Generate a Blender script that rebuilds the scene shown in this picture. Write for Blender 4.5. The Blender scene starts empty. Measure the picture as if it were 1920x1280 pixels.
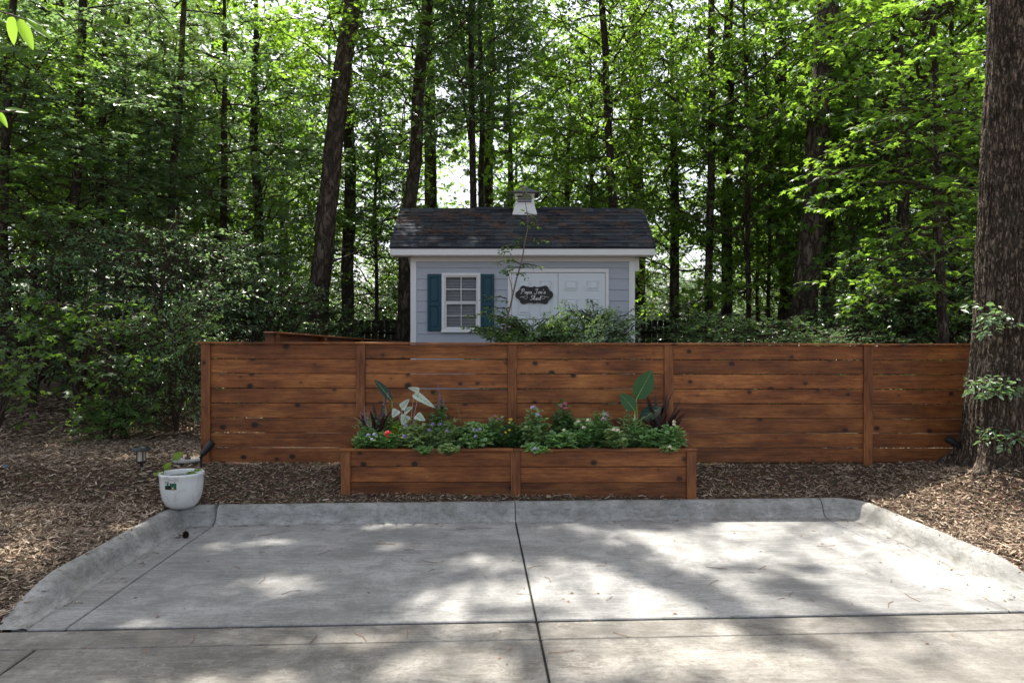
import bpy, math, random
import numpy as np
from mathutils import Vector, Matrix
R = math.radians
rng = np.random.default_rng(7)
random.seed(7)
scene = bpy.context.scene
COL = scene.collection

# ------------------------------------------------------------ camera, sky, sun, exposure
F = 1350.0            # focal length in photograph pixels (1920 wide)
CH = 1.6              # camera height above the slab
cam_d = bpy.data.cameras.new('camera'); cam = bpy.data.objects.new('camera', cam_d); COL.objects.link(cam)
cam.location = (0, 0, CH); cam.rotation_euler = (R(90), 0, 0)
cam_d.sensor_width = 36; cam_d.lens = 36 * F / 1920; cam_d.clip_end = 2000; cam_d.clip_start = 0.05
scene.camera = cam
SUN_EL = R(64); SUN_AZ = R(-21)          # azimuth measured from +Y, negative = to the left
SD = np.array([math.sin(SUN_AZ) * math.cos(SUN_EL), math.cos(SUN_AZ) * math.cos(SUN_EL), math.sin(SUN_EL)])
world = bpy.data.worlds.new('World'); scene.world = world; world.use_nodes = True
wn = world.node_tree.nodes; wl = world.node_tree.links
sky = wn.new('ShaderNodeTexSky'); sky.sky_type = 'NISHITA'; sky.sun_disc = False
sky.sun_elevation = SUN_EL; sky.sun_rotation = SUN_AZ
sky.air_density = 1.0; sky.dust_density = 4.0; sky.ozone_density = 1.0
bg = wn['Background']; bg.inputs['Strength'].default_value = 0.11
hs = wn.new('ShaderNodeHueSaturation'); hs.inputs['Saturation'].default_value = .5
wl.new(sky.outputs[0], hs.inputs['Color']); wl.new(hs.outputs[0], bg.inputs[0])
sun_d = bpy.data.lights.new('sun', 'SUN'); sun = bpy.data.objects.new('sun', sun_d); COL.objects.link(sun)
sun_d.energy = 5.0; sun_d.angle = R(0.75); sun_d.color = (1.0, 0.95, 0.86)
sun.rotation_euler = Vector((-SD[0], -SD[1], -SD[2])).to_track_quat('-Z', 'Y').to_euler()
sun.location = (-10, 20, 30)
scene.view_settings.view_transform = 'Standard'; scene.view_settings.look = 'None'
scene.view_settings.exposure = 1.48; scene.view_settings.gamma = 1
scene.render.engine = 'CYCLES'
scene.cycles.max_bounces = 6; scene.cycles.diffuse_bounces = 3; scene.cycles.transmission_bounces = 4
scene.render.resolution_x = 1024; scene.render.resolution_y = 682

# ------------------------------------------------------------ helpers
def P(px, py, d):
    return np.array([(px - 960) * d / F, d, CH - (py - 640) * d / F])
TH = math.atan(65 / F)
EU = np.array([math.cos(TH), math.sin(TH)]); EV = np.array([-math.sin(TH), math.cos(TH)])
def uv2xy(u, v): return (u * EU[0] + v * EV[0], u * EU[1] + v * EV[1])
def xy2uv(x, y): return (x * EU[0] + y * EU[1], x * EV[0] + y * EV[1])

_perm = np.random.default_rng(3).random((256, 256))
def vnoise(x, y):
    x = np.asarray(x, float); y = np.asarray(y, float)
    xi = np.floor(x).astype(int); yi = np.floor(y).astype(int)
    fx = x - xi; fy = y - yi
    fx = fx * fx * (3 - 2 * fx); fy = fy * fy * (3 - 2 * fy)
    g = lambda a, b: _perm[a & 255, b & 255]
    return (g(xi, yi) * (1 - fx) + g(xi + 1, yi) * fx) * (1 - fy) + (g(xi, yi + 1) * (1 - fx) + g(xi + 1, yi + 1) * fx) * fy
def fbm(x, y, o=4):
    s = 0; a = 0.5; t = 0
    for k in range(o):
        s = s + a * vnoise(np.asarray(x) * 2 ** k + 17 * k, np.asarray(y) * 2 ** k + 31 * k); t += a; a *= .5
    return s / t
def nrm(a): return a / np.maximum(np.linalg.norm(a, axis=-1, keepdims=True), 1e-9)

class MB:
    def __init__(s): s.V = []; s.Fc = []; s.n = 0
    def add(s, v, f, m=0):
        v = np.asarray(v, float).reshape(-1, 3)
        if isinstance(f, np.ndarray): s.Fc.append((f + s.n, m))
        else:
            by = {}
            for q in f: by.setdefault(len(q), []).append(q)
            for q in by.values(): s.Fc.append((np.array(q) + s.n, m))
        s.V.append(v); s.n += len(v); return s
    def box(s, x0, x1, y0, y1, z0, z1, m=0):
        v = [(x, y, z) for z in (z0, z1) for y in (y0, y1) for x in (x0, x1)]
        return s.add(v, [(0, 2, 3, 1), (4, 5, 7, 6), (0, 1, 5, 4), (2, 6, 7, 3), (0, 4, 6, 2), (1, 3, 7, 5)], m)
    def bevbox(s, x0, x1, y0, y1, z0, z1, b=.004, m=0):
        # box with chamfered edges along every side
        P_ = []
        for zi, z in enumerate((z0, z0 + b, z1 - b, z1)):
            e = b if zi in (0, 3) else 0
            X0, X1, Y0, Y1 = x0 + e, x1 - e, y0 + e, y1 - e
            P_ += [(X0 + b, Y0, z), (X1 - b, Y0, z), (X1, Y0 + b, z), (X1, Y1 - b, z), (X1 - b, Y1, z), (X0 + b, Y1, z), (X0, Y1 - b, z), (X0, Y0 + b, z)]
        f = [tuple(range(7, -1, -1)), tuple(range(24, 32))]
        for k in range(3):
            for i in range(8):
                j = (i + 1) % 8; f.append((k * 8 + i, k * 8 + j, k * 8 + 8 + j, k * 8 + 8 + i))
        return s.add(P_, f, m)
    def tube(s, pts, rad, k=8, m=0, cap=True):
        pts = np.asarray(pts, float); n = len(pts); rad = np.broadcast_to(np.asarray(rad, float), (n,))
        t = nrm(np.gradient(pts, axis=0))
        ref = np.array([0, 0, 1.]) if abs(t[0][2]) < .9 else np.array([0, 1., 0])
        a = nrm(np.cross(t, ref)); b = nrm(np.cross(t, a))
        ang = np.arange(k) * 2 * math.pi / k
        v = pts[:, None] + rad[:, None, None] * (a[:, None] * np.cos(ang)[None, :, None] + b[:, None] * np.sin(ang)[None, :, None])
        i = np.arange(n - 1)[:, None] * k; j = np.arange(k)[None]; j2 = (j + 1) % k
        f = np.stack([i + j, i + j2, i + k + j2, i + k + j], -1).reshape(-1, 4)
        s.add(v, f, m)
        if cap:
            s.Fc.append((np.array([np.arange(k)[::-1] + s.n - n * k]), m)); s.Fc.append((np.array([np.arange(k) + s.n - k]), m))
        return s
    def segs(s, p0, p1, r0, r1, m=0, k=3):
        p0 = np.asarray(p0); p1 = np.asarray(p1); n = len(p0)
        if n == 0: return s
        t = nrm(p1 - p0); ref = np.where(np.abs(t[:, 2:3]) < .9, np.array([[0, 0, 1.]]), np.array([[1., 0, 0]]))
        a = nrm(np.cross(t, ref)); b = np.cross(t, a)
        ang = np.arange(k) * 2 * math.pi / k
        c = a[:, None] * np.cos(ang)[None, :, None] + b[:, None] * np.sin(ang)[None, :, None]
        r0 = np.broadcast_to(r0, (n,)); r1 = np.broadcast_to(r1, (n,))
        v = np.concatenate([p0[:, None] + c * r0[:, None, None], p1[:, None] + c * r1[:, None, None]], 1)
        base = (np.arange(n) * 2 * k)[:, None]
        fs = [np.stack([base[:, 0] + j, base[:, 0] + (j + 1) % k, base[:, 0] + k + (j + 1) % k, base[:, 0] + k + j], -1) for j in range(k)]
        return s.add(v, np.concatenate(fs), m)
    def lathe(s, prof, k=32, c=(0, 0, 0), m=0):
        prof = np.asarray(prof, float); n = len(prof); ang = np.arange(k) * 2 * math.pi / k
        v = np.stack([prof[:, None, 0] * np.cos(ang), prof[:, None, 0] * np.sin(ang), np.repeat(prof[:, 1:2], k, 1)], -1) + np.array(c)
        i = np.arange(n - 1)[:, None] * k; j = np.arange(k)[None]; j2 = (j + 1) % k
        return s.add(v, np.stack([i + j, i + j2, i + k + j2, i + k + j], -1).reshape(-1, 4), m)
    def leaves(s, tpl, pos, d, nn, size, m=0):
        tv, tf = tpl; n = len(pos)
        if n == 0: return s
        d = nrm(d); side = nrm(np.cross(nn, d)); nn = np.cross(d, side)
        size = np.broadcast_to(size, (n,))
        v = pos[:, None] + size[:, None, None] * (tv[None, :, 0:1] * side[:, None] + tv[None, :, 1:2] * d[:, None] + tv[None, :, 2:3] * nn[:, None])
        base = (np.arange(n) * len(tv))
        by = {}
        for q in tf: by.setdefault(len(q), []).append(q)
        s.V.append(v.reshape(-1, 3))
        for q in by.values():
            q = np.array(q); s.Fc.append(((base[:, None, None] + q[None]).reshape(-1, q.shape[1]) + s.n, m))
        s.n += n * len(tv); return s
    def build(s, name, mats, parent=None, smooth=False, loc=None):
        me = bpy.data.meshes.new(name)
        V = np.concatenate(s.V).astype(np.float32)
        me.vertices.add(len(V)); me.vertices.foreach_set('co', V.ravel())
        lens = np.concatenate([np.full(len(f), f.shape[1], np.int32) for f, _ in s.Fc])
        loops = np.concatenate([f.ravel() for f, _ in s.Fc]).astype(np.int32)
        mi = np.concatenate([np.full(len(f), m, np.int32) for f, m in s.Fc])
        me.loops.add(len(loops)); me.loops.foreach_set('vertex_index', loops)
        me.polygons.add(len(lens)); st = np.zeros(len(lens), np.int32); st[1:] = np.cumsum(lens)[:-1]
        me.polygons.foreach_set('loop_start', st); me.polygons.foreach_set('loop_total', lens)
        if not isinstance(mats, (list, tuple)): mats = [mats]
        for q in mats: me.materials.append(q)
        me.polygons.foreach_set('material_index', mi)
        me.polygons.foreach_set('use_smooth', np.full(len(lens), bool(smooth)))
        me.update(calc_edges=True); me.validate()
        o = bpy.data.objects.new(name, me); COL.objects.link(o)
        if parent: o.parent = parent
        if loc is not None: o.location = loc
        return o
def tag(o, label=None, cat=None, group=None, kind=None):
    if label: o['label'] = label
    if cat: o['category'] = cat
    if group: o['group'] = group
    if kind: o['kind'] = kind
    return o
def empty(name, loc, label, cat, group=None, rz=0):
    o = bpy.data.objects.new(name, None); COL.objects.link(o); o.location = tuple(float(a) for a in loc); o.rotation_euler = (0, 0, rz)
    o.empty_display_size = .2
    return tag(o, label, cat, group)

# ------------------------------------------------------------ materials
class NT:
    def __init__(s, name):
        s.m = bpy.data.materials.new(name); s.m.use_nodes = True
        s.n = s.m.node_tree.nodes; s.l = s.m.node_tree.links
        s.b = s.n['Principled BSDF']; s.out = s.n['Material Output']
    def N(s, t, **k):
        q = s.n.new(t)
        for a, b in k.items():
            if a.startswith('i_'): q.inputs[a[2:].replace('_', ' ')].default_value = b
            else: setattr(q, a, b)
        return q
    def L(s, a, b): s.l.new(a, b)
    def coord(s, which='Object', scale=(1, 1, 1), off=None):
        t = s.N('ShaderNodeTexCoord'); mp = s.N('ShaderNodeMapping'); mp.inputs['Scale'].default_value = scale
        s.L(t.outputs[which], mp.inputs[0]); return mp.outputs[0]
    def noise(s, vec, scale, det=4, rough=.6, dist=0):
        q = s.N('ShaderNodeTexNoise'); q.inputs['Scale'].default_value = scale; q.inputs['Detail'].default_value = det
        q.inputs['Roughness'].default_value = rough; q.inputs['Distortion'].default_value = dist
        if vec is not None: s.L(vec, q.inputs['Vector'])
        return q.outputs['Fac']
    def ramp(s, fac, stops):
        q = s.N('ShaderNodeValToRGB'); e = q.color_ramp.elements
        while len(e) < len(stops): e.new(.5)
        for a, (p, c) in zip(e, stops): a.position = p; a.color = (c[0], c[1], c[2], 1) if not isinstance(c, (int, float)) else (c, c, c, 1)
        s.L(fac, q.inputs[0]); return q.outputs[0]
    def mix(s, fac, a, b, mode='MIX'):
        q = s.N('ShaderNodeMixRGB', blend_type=mode)
        for v, i in ((fac, 0), (a, 1), (b, 2)):
            if isinstance(v, (int, float)): q.inputs[i].default_value = v if i == 0 else (v, v, v, 1)
            elif isinstance(v, tuple): q.inputs[i].default_value = (*v[:3], 1)
            else: s.L(v, q.inputs[i])
        return q.outputs[0]
    def math(s, op, a, b=0., clamp=False):
        q = s.N('ShaderNodeMath', operation=op, use_clamp=clamp)
        for v, i in ((a, 0), (b, 1)):
            if isinstance(v, (int, float)): q.inputs[i].default_value = v
            else: s.L(v, q.inputs[i])
        return q.outputs[0]
    def bump(s, h, strength=.3, dist=.01, nrm=None):
        q = s.N('ShaderNodeBump'); q.inputs['Strength'].default_value = strength; q.inputs['Distance'].default_value = dist
        s.L(h, q.inputs['Height'])
        if nrm is not None: s.L(nrm, q.inputs['Normal'])
        return q.outputs[0]
    def base(s, c, rough=.6, spec=.5):
        if isinstance(c, tuple): s.b.inputs['Base Color'].default_value = (*c[:3], 1)
        else: s.L(c, s.b.inputs['Base Color'])
        if isinstance(rough, (int, float)): s.b.inputs['Roughness'].default_value = rough
        else: s.L(rough, s.b.inputs['Roughness'])
        s.b.inputs['Specular IOR Level'].default_value = spec
        return s
    def island(s): return s.N('ShaderNodeNewGeometry').outputs['Random Per Island']

def leaf_mat(name, dark, light, trans, tf=.42, rough=.42, spec=.5):
    t = NT(name); r = t.island()
    oi = t.N('ShaderNodeObjectInfo').outputs['Random']
    k = t.math('ADD', t.math('MULTIPLY', r, .75), t.math('MULTIPLY', oi, .25))
    c = t.ramp(k, [(0, dark), (.93, light), (1, (light[0] * 1.8, light[1] * 1.35, light[2] * .9))])
    t.base(t.mix(1, c, (1.22, 1.22, 1.22), 'MULTIPLY'), rough, spec)
    tr = t.N('ShaderNodeBsdfTranslucent'); trans = tuple(min(.8, q * 1.25) for q in trans)
    t.L(t.mix(k, trans, (trans[0] * 1.5, trans[1] * 1.25, trans[2])), tr.inputs[0])
    mx = t.N('ShaderNodeMixShader'); mx.inputs[0].default_value = tf
    t.L(t.b.outputs[0], mx.inputs[1]); t.L(tr.outputs[0], mx.inputs[2]); t.L(mx.outputs[0], t.out.inputs[0])
    return t.m
M = {}
M['leaf'] = leaf_mat('maple_leaf', (.032, .072, .022), (.080, .140, .045), (.18, .34, .05), .45)
M['leaf_bright'] = leaf_mat('bright_leaf', (.032, .080, .012), (.08, .155, .025), (.20, .38, .04), .47)
M['leaf_dark'] = leaf_mat('dark_leaf', (.028, .070, .028), (.075, .14, .05), (.13, .27, .05), .3, .28, .9)
M['leaf_cool'] = leaf_mat('cool_leaf', (.058, .115, .060), (.135, .21, .115), (.18, .33, .11), .32, .33, .8)
M['leaf_bed'] = leaf_mat('bedding_leaf', (.06, .15, .045), (.24, .38, .17), (.24, .44, .12), .38, .33, .7)
M['leaf_sun'] = leaf_mat('yellow_green_leaf', (.06, .13, .02), (.16, .24, .04), (.32, .52, .05), .5)
M['leaf_pale'] = leaf_mat('variegated_leaf', (.05, .12, .04), (.30, .38, .18), (.25, .4, .12), .35)
M['leaf_purple'] = leaf_mat('purple_black_leaf', (.012, .006, .008), (.035, .016, .020), (.05, .015, .02), .2, .35)
M['needle'] = leaf_mat('pine_needle', (.030, .070, .020), (.075, .13, .040), (.14, .24, .05), .3)

def bark_mat(name, c0, c1, c2, scale=1., plates=False):
    t = NT(name)
    v = t.coord('Object', (1, 1, .34) if not plates else (1, 1, .4))
    n1 = t.noise(v, 14 * scale, 6, .7, .6); n2 = t.noise(t.coord('Object'), 2.2, 3)
    vo = t.N('ShaderNodeTexVoronoi', feature='DISTANCE_TO_EDGE'); vo.inputs['Scale'].default_value = 15 * scale
    wv = t.mix(.25, v, t.noise(v, 9, 3)); t.L(wv, vo.inputs['Vector'])
    crack = t.ramp(vo.outputs[0], [(0, 0.), (.22, 1.)])
    c = t.ramp(n1, [(.36, c0), (.5, c1), (.66, c2)])
    c = t.mix(t.math('SUBTRACT', 1, crack), c, c0)
    c = t.mix(t.ramp(n2, [(.55, 0.), (.8, .35)]), c, (.07, .085, .05))
    t.base(c, .9, .2)
    h = t.math('ADD', t.math('MULTIPLY', n1, .6), t.math('MULTIPLY', crack, .8))
    t.L(t.bump(h, .9, .03), t.b.inputs['Normal'])
    return t.m
M['bark'] = bark_mat('bark_dark', (.028, .021, .016), (.080, .063, .049), (.15, .125, .10), 1.)
M['bark_pine'] = bark_mat('bark_pine', (.028, .021, .016), (.10, .074, .058), (.17, .135, .11), .6, True)
M['bark_oak'] = bark_mat('bark_oak', (.030, .022, .016), (.115, .085, .062), (.26, .21, .165), 1.7)
M['twig'] = NT('twig').base((.055, .042, .030), .85, .2).m

def wood_mat(name, c_dark, c_mid, c_light, vertical=False, rot=False):
    t = NT(name)
    geo = t.N('ShaderNodeNewGeometry'); tc = t.N('ShaderNodeTexCoord')
    r = geo.outputs['Random Per Island']
    sx = t.N('ShaderNodeSeparateXYZ'); t.L(tc.outputs['Object'], sx.inputs[0])
    a, b = (sx.outputs[0], sx.outputs[2]) if not vertical else (sx.outputs[2], sx.outputs[0])
    off = t.math('MULTIPLY', r, 57.)
    cb = t.N('ShaderNodeCombineXYZ'); t.L(t.math('ADD', a, off), cb.inputs[0]); t.L(b, cb.inputs[1]); t.L(t.math('MULTIPLY_ADD' if False else 'ADD', sx.outputs[1], off), cb.inputs[2])
    v = cb.outputs[0]
    def scaled(s3):
        mp = t.N('ShaderNodeMapping'); mp.inputs['Scale'].default_value = s3; t.L(v, mp.inputs[0]); return mp.outputs[0]
    # knots
    vk = t.N('ShaderNodeTexVoronoi'); vk.inputs['Scale'].default_value = 1.; t.L(t.mix(.06, scaled((6.0, 7.6, .01)), t.N('ShaderNodeTexNoise').outputs['Color'], 'ADD'), vk.inputs['Vector'])
    kd = vk.outputs['Distance']
    rnd = t.N('ShaderNodeSeparateColor'); t.L(vk.outputs['Color'], rnd.inputs[0])
    has = t.math('GREATER_THAN', rnd.outputs[0], .5)
    ksize = t.math('MULTIPLY_ADD' if False else 'MULTIPLY', rnd.outputs[1], .09)
    knot = t.math('MULTIPLY', t.ramp(t.math('SUBTRACT', kd, ksize), [(.06, 1.), (.19, 0.)]), has)
    halo = t.math('MULTIPLY', t.ramp(kd, [(.0, 1.), (.42, 0.)]), has)
    # grain : rings bend round the knots
    gsrc = t.math('ADD', t.noise(scaled((1.1, 14, 1)), 1.4, 3, .5), t.math('MULTIPLY', halo, .55))
    rings = t.math('PINGPONG', t.math('MULTIPLY', gsrc, 10.), .5)
    fine = t.noise(scaled((4, 190, 1)), 1, 4, .7)
    blot = t.noise(scaled((1.3, 3.2, 1)), 1.3, 4, .6)
    saw = t.noise(scaled((2.2, 42, 1)), 1, 3, .6, .3)
    c = t.ramp(blot, [(.32, c_dark), (.5, c_mid), (.70, c_light)])
    c = t.mix(t.math('MULTIPLY', rings, 1.3), c, t.mix(1, c, (.55, .45, .40), 'MULTIPLY'))
    c = t.mix(t.ramp(fine, [(.35, .55), (.6, 0.)]), c, t.mix(1, c, (.42, .36, .33), 'MULTIPLY'))
    c = t.mix(t.ramp(saw, [(.36, .42), (.50, 0.)]), c, t.mix(1, c, (.40, .34, .30), 'MULTIPLY')); c = t.mix(t.ramp(saw, [(.55, 0.), (.72, .28)]), c, c_light)
    c = t.mix(t.ramp(t.noise(scaled((.5, 1.4, 1)), 2.2, 3, .6), [(.55, 0.), (.75, .5)]), c, t.mix(1, c, (.45, .40, .42), 'MULTIPLY'))
    bri = t.math('ADD', t.math('MULTIPLY', r, .55), .62)
    c = t.mix(1, c, bri, 'MULTIPLY')
    c = t.mix(t.math('MULTIPLY', halo, .35), c, t.mix(1, c, (.5, .4, .35), 'MULTIPLY'))
    c = t.mix(knot, c, (.020, .009, .006))
    t.base(c, t.ramp(fine, [(0, .62), (1, .45)]), .3)
    t.L(t.bump(t.math('ADD', t.math('MULTIPLY', fine, .6), t.math('MULTIPLY', rings, .5)), .35, .004), t.b.inputs['Normal'])
    return t.m
M['cedar'] = wood_mat('stained_cedar', (.14, .046, .016), (.265, .092, .028), (.45, .185, .057))
M['cedar_v'] = wood_mat('stained_cedar_upright', (.13, .045, .017), (.26, .095, .032), (.40, .17, .06), True)
M['oldwood'] = wood_mat('old_dark_boards', (.020, .017, .014), (.035, .030, .025), (.055, .048, .04), True)

def concrete(name, warm=False):
    t = NT(name); v = t.coord('Object')
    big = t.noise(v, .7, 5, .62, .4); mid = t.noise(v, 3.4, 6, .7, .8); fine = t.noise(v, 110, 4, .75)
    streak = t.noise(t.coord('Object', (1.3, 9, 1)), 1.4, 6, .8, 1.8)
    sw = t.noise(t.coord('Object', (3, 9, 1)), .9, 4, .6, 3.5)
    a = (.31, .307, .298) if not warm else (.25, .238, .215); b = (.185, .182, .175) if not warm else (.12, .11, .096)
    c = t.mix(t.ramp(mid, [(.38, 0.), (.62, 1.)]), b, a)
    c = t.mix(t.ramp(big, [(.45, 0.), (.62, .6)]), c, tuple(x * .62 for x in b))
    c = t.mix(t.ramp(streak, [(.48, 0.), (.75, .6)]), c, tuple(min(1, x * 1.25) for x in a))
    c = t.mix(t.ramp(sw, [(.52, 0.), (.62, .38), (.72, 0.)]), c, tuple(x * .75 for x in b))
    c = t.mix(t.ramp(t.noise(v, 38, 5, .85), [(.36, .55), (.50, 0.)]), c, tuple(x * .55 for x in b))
    if warm:   # dusty tyre prints in chain-like arcs
        vo = t.N('ShaderNodeTexVoronoi'); vo.inputs['Scale'].default_value = 1.; vo.inputs['Randomness'].default_value = .75
        t.L(t.coord('Object', (9, 15, 1)), vo.inputs['Vector'])
        msk = t.ramp(t.noise(t.coord('Object', (.35, 2.2, 1)), 1.2, 3), [(.47, 0.), (.6, 1.)])
        ln = t.math('MULTIPLY', t.ramp(vo.outputs[0], [(.36, 0.), (.42, .24), (.48, 0.)]), msk)
        c = t.mix(ln, c, (.42, .39, .34))
        oil = t.ramp(t.noise(v, 1.3, 5, .7), [(.48, 0.), (.68, .6)]); c = t.mix(oil, c, (.13, .12, .11))
    t.base(c, .85, .3)
    t.L(t.bump(t.math('ADD', fine, t.math('MULTIPLY', streak, .8)), .25, .006), t.b.inputs['Normal'])
    return t.m
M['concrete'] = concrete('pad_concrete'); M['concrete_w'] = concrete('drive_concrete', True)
def kerbm():
    t = NT('kerb_concrete'); v = t.coord('Object')
    n = t.noise(v, 5, 6, .75, .5); f = t.noise(v, 90, 4, .75); st = t.noise(t.coord('Object', (40, 3, 6)), 1, 4, .7)
    c = t.ramp(n, [(.3, (.15, .148, .138)), (.62, (.34, .336, .322))])
    c = t.mix(t.ramp(st, [(.5, 0.), (.75, .3)]), c, (.16, .155, .14)); c = t.mix(t.ramp(t.noise(t.coord('Object', (1, 1, 4)), 13, 6, .8), [(.50, 0.), (.62, .6)]), c, (.11, .105, .085))
    c = t.mix(t.ramp(f, [(.3, .5), (.5, 0.)]), c, (.14, .135, .12))
    c = t.mix(t.ramp(t.noise(v, 1.7, 4, .6), [(.5, 0.), (.7, .4)]), c, (.19, .18, .14))
    t.base(c, .88, .25); t.L(t.bump(f, .35, .006), t.b.inputs['Normal']); return t.m
M['kerb'] = kerbm()
M['joint'] = NT('joint_filler').base((.018, .018, .017), .95, .1).m
def mulchm():
    t = NT('mulch_chip'); r = t.island()
    c = t.ramp(r, [(0, (.07, .047, .032)), (.2, (.18, .126, .088)), (.55, (.33, .243, .172)), (.88, (.46, .36, .26)), (1, (.55, .46, .36))])
    g = t.noise(t.coord('Object', (1, 1, 1)), 160, 2); c = t.mix(t.ramp(g, [(.35, .35), (.6, 0.)]), c, (.04, .026, .018))
    t.base(c, .9, .2); return t.m
M['mulch'] = mulchm()
def groundm():
    t = NT('ground_litter'); v = t.coord('Object')
    a = t.noise(v, 40, 6, .8); vo = t.N('ShaderNodeTexVoronoi'); vo.inputs['Scale'].default_value = 45; t.L(v, vo.inputs['Vector'])
    c = t.ramp(a, [(.3, (.03, .02, .013)), (.55, (.09, .06, .04)), (.75, (.17, .118, .08))])
    c = t.mix(.35, c, t.mix(1, vo.outputs['Color'], (.14, .095, .065), 'MULTIPLY'))
    t.base(c, .95, .1); t.L(t.bump(a, .8, .03), t.b.inputs['Normal']); return t.m
M['ground'] = groundm()
M['soil'] = NT('soil').base((.022, .015, .011), .95, .1).m
def paint(name, c, rough=.5, grain=.06, stretch=(3, 3, 60)):
    t = NT(name); n = t.noise(t.coord('Object', stretch), 1, 4, .7); d = t.noise(t.coord('Object'), 3, 5, .7)
    k = tuple(x * (1 - grain * 3) for x in c)
    cc = t.mix(t.ramp(n, [(.4, .5), (.65, 0.)]), c, k)
    cc = t.mix(t.ramp(d, [(.5, 0.), (.8, .25)]), cc, tuple(x * .75 for x in c))
    t.base(cc, rough, .4); t.L(t.bump(n, .25, .003), t.b.inputs['Normal']); return t.m
M['siding'] = paint('lavender_grey_siding', (.44, .47, .535), .65)
M['white'] = paint('white_trim', (.78, .78, .78), .5, .03)
M['door'] = paint('door_white', (.70, .74, .78), .4, .01)
M['teal'] = paint('teal_shutter', (.006, .060, .090), .5, .04)
M['blind'] = NT('blind').base((.62, .63, .66), .6).m
def glassm():
    t = NT('pane_glass'); t.base((.02, .025, .03), .06, .5)
    tr = t.N('ShaderNodeBsdfTransparent'); mx = t.N('ShaderNodeMixShader'); mx.inputs[0].default_value = .80
    t.L(t.b.outputs[0], mx.inputs[1]); t.L(tr.outputs[0], mx.inputs[2]); t.L(mx.outputs[0], t.out.inputs[0]); return t.m
M['glass'] = glassm()
def shinglem():
    t = NT('shingle'); r = t.island(); v = t.coord('Object'); f = t.noise(v, 120, 3, .8)
    c = t.ramp(r, [(0, (.030, .034, .044)), (.5, (.050, .056, .070)), (1, (.085, .092, .108))])
    c = t.mix(t.ramp(f, [(.35, .5), (.65, 0.)]), c, (.018, .020, .026))
    c = t.mix(t.ramp(t.noise(v, 2.4, 4), [(.55, 0.), (.75, .35)]), c, (.08, .085, .095))
    t.base(c, .95, .15); t.L(t.bump(f, .6, .006), t.b.inputs['Normal']); return t.m
M['shingle'] = shinglem()
M['needle_dry'] = NT('dry_needles').base((.21, .12, .08), .8, .2).m
M['black'] = NT('black_plastic').base((.012, .013, .015), .4, .4).m
M['chalk'] = NT('chalk').base((.75, .75, .74), .8).m
M['cupola_roof'] = NT('cupola_metal').base((.075, .085, .11), .5, .4).m
M['lens'] = NT('lamp_lens').base((.42, .38, .33), .3).m
M['dark'] = NT('interior_shade_black').base((.01, .01, .011), .8).m  # near-black colour standing for unlit space inside shed and cupola
def potm():
    t = NT('glazed_white'); v = t.coord('Object'); n = t.noise(v, 6, 6, .75, 1.5); c = t.mix(t.ramp(n, [(.52, 0.), (.75, .8)]), (.66, .67, .66), (.33, .31, .26))
    s2 = t.noise(t.coord('Object', (14, 14, 2)), 1, 4, .7); c = t.mix(t.ramp(s2, [(.55, 0.), (.75, .35)]), c, (.25, .24, .2))
    t.base(c, .22, .5); return t.m
M['pot'] = potm()
def flat(name, c, rough=.6): return NT(name).base(c, rough).m
M['water'] = flat('pot_water', (.012, .016, .006), .04)
M['red'] = flat('red_petal', (.55, .012, .015)); M['lilac'] = flat('lilac_petal', (.34, .31, .46)); M['violet'] = flat('violet_petal', (.24, .17, .42))
M['yellow'] = flat('yellow_petal', (.75, .50, .02)); M['cream'] = flat('cream_petal', (.68, .62, .45)); M['pink'] = flat('pink_petal', (.33, .10, .14)); M['mauve'] = flat('mauve_petal', (.42, .30, .34))
M['green_lab'] = flat('label_green', (.01, .11, .05)); M['white_lab'] = flat('label_white', (.7, .7, .7)); M['orange_lab'] = flat('label_orange', (.7, .25, .03))
M['stone'] = paint('rough_stone', (.30, .29, .27), .85, .1, (9, 9, 9)); M['blue'] = flat('blue_scrap', (.01, .30, .55)); M['paper'] = flat('white_paper', (.62, .64, .72))
M['cone'] = flat('cone_brown', (.05, .03, .02), .85)
M['sapbark'] = flat('sapling_bark', (.17, .13, .10), .8)

# ------------------------------------------------------------ leaf templates  (x across, y along, z up), unit length
def star_leaf():
    pts = []
    lob = [(-115, .50), (-88, .30), (-58, .72), (-32, .36), (0, .92), (32, .36), (58, .72), (88, .30), (115, .50)]
    c = (0, .25)
    for a, r in lob:
        r_ = r * .78; x = math.sin(R(a)) * r_; y = c[1] + math.cos(R(a)) * r_
        pts.append((x, y, -.22 * (x * x + (y - .25) ** 2)))
    v = np.array([(0, .05, 0), (0, .3, .03)] + pts)
    f = [(1, 2 + i, 3 + i) for i in range(8)] + [(1, 0, 2), (1, 10, 0)]
    return v, f
STAR = star_leaf()
OVAL = (np.array([(0, 0, 0), (-.24, .32, .05), (-.18, .72, .02), (0, 1, -.09), (.18, .72, .02), (.24, .32, .05)], float), [(0, 3, 2, 1), (0, 5, 4, 3)])
WIDE = (np.array([(0, 0, 0), (-.36, .3, .06), (-.27, .7, .03), (0, 1, -.1), (.27, .7, .03), (.36, .3, .06)], float), [(0, 3, 2, 1), (0, 5, 4, 3)])
SLIM = (np.array([(0, 0, 0), (-.10, .35, .02), (-.07, .72, -.02), (0, 1, -.14), (.07, .72, -.02), (.10, .35, .02)], float), [(0, 3, 2, 1), (0, 5, 4, 3)])
LOBED = (np.array([(0, 0, 0), (-.28, .25, .04), (-.12, .40, .02), (-.34, .62, .02), (-.12, .72, 0), (0, 1, -.08), (.12, .72, 0), (.34, .62, .02), (.12, .40, .02), (.28, .25, .04), (0, .5, 0)], float),
         [(0, 10, 2, 1), (2, 10, 4, 3), (4, 10, 5), (0, 9, 8, 10), (8, 7, 6, 10), (6, 5, 10)])
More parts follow.
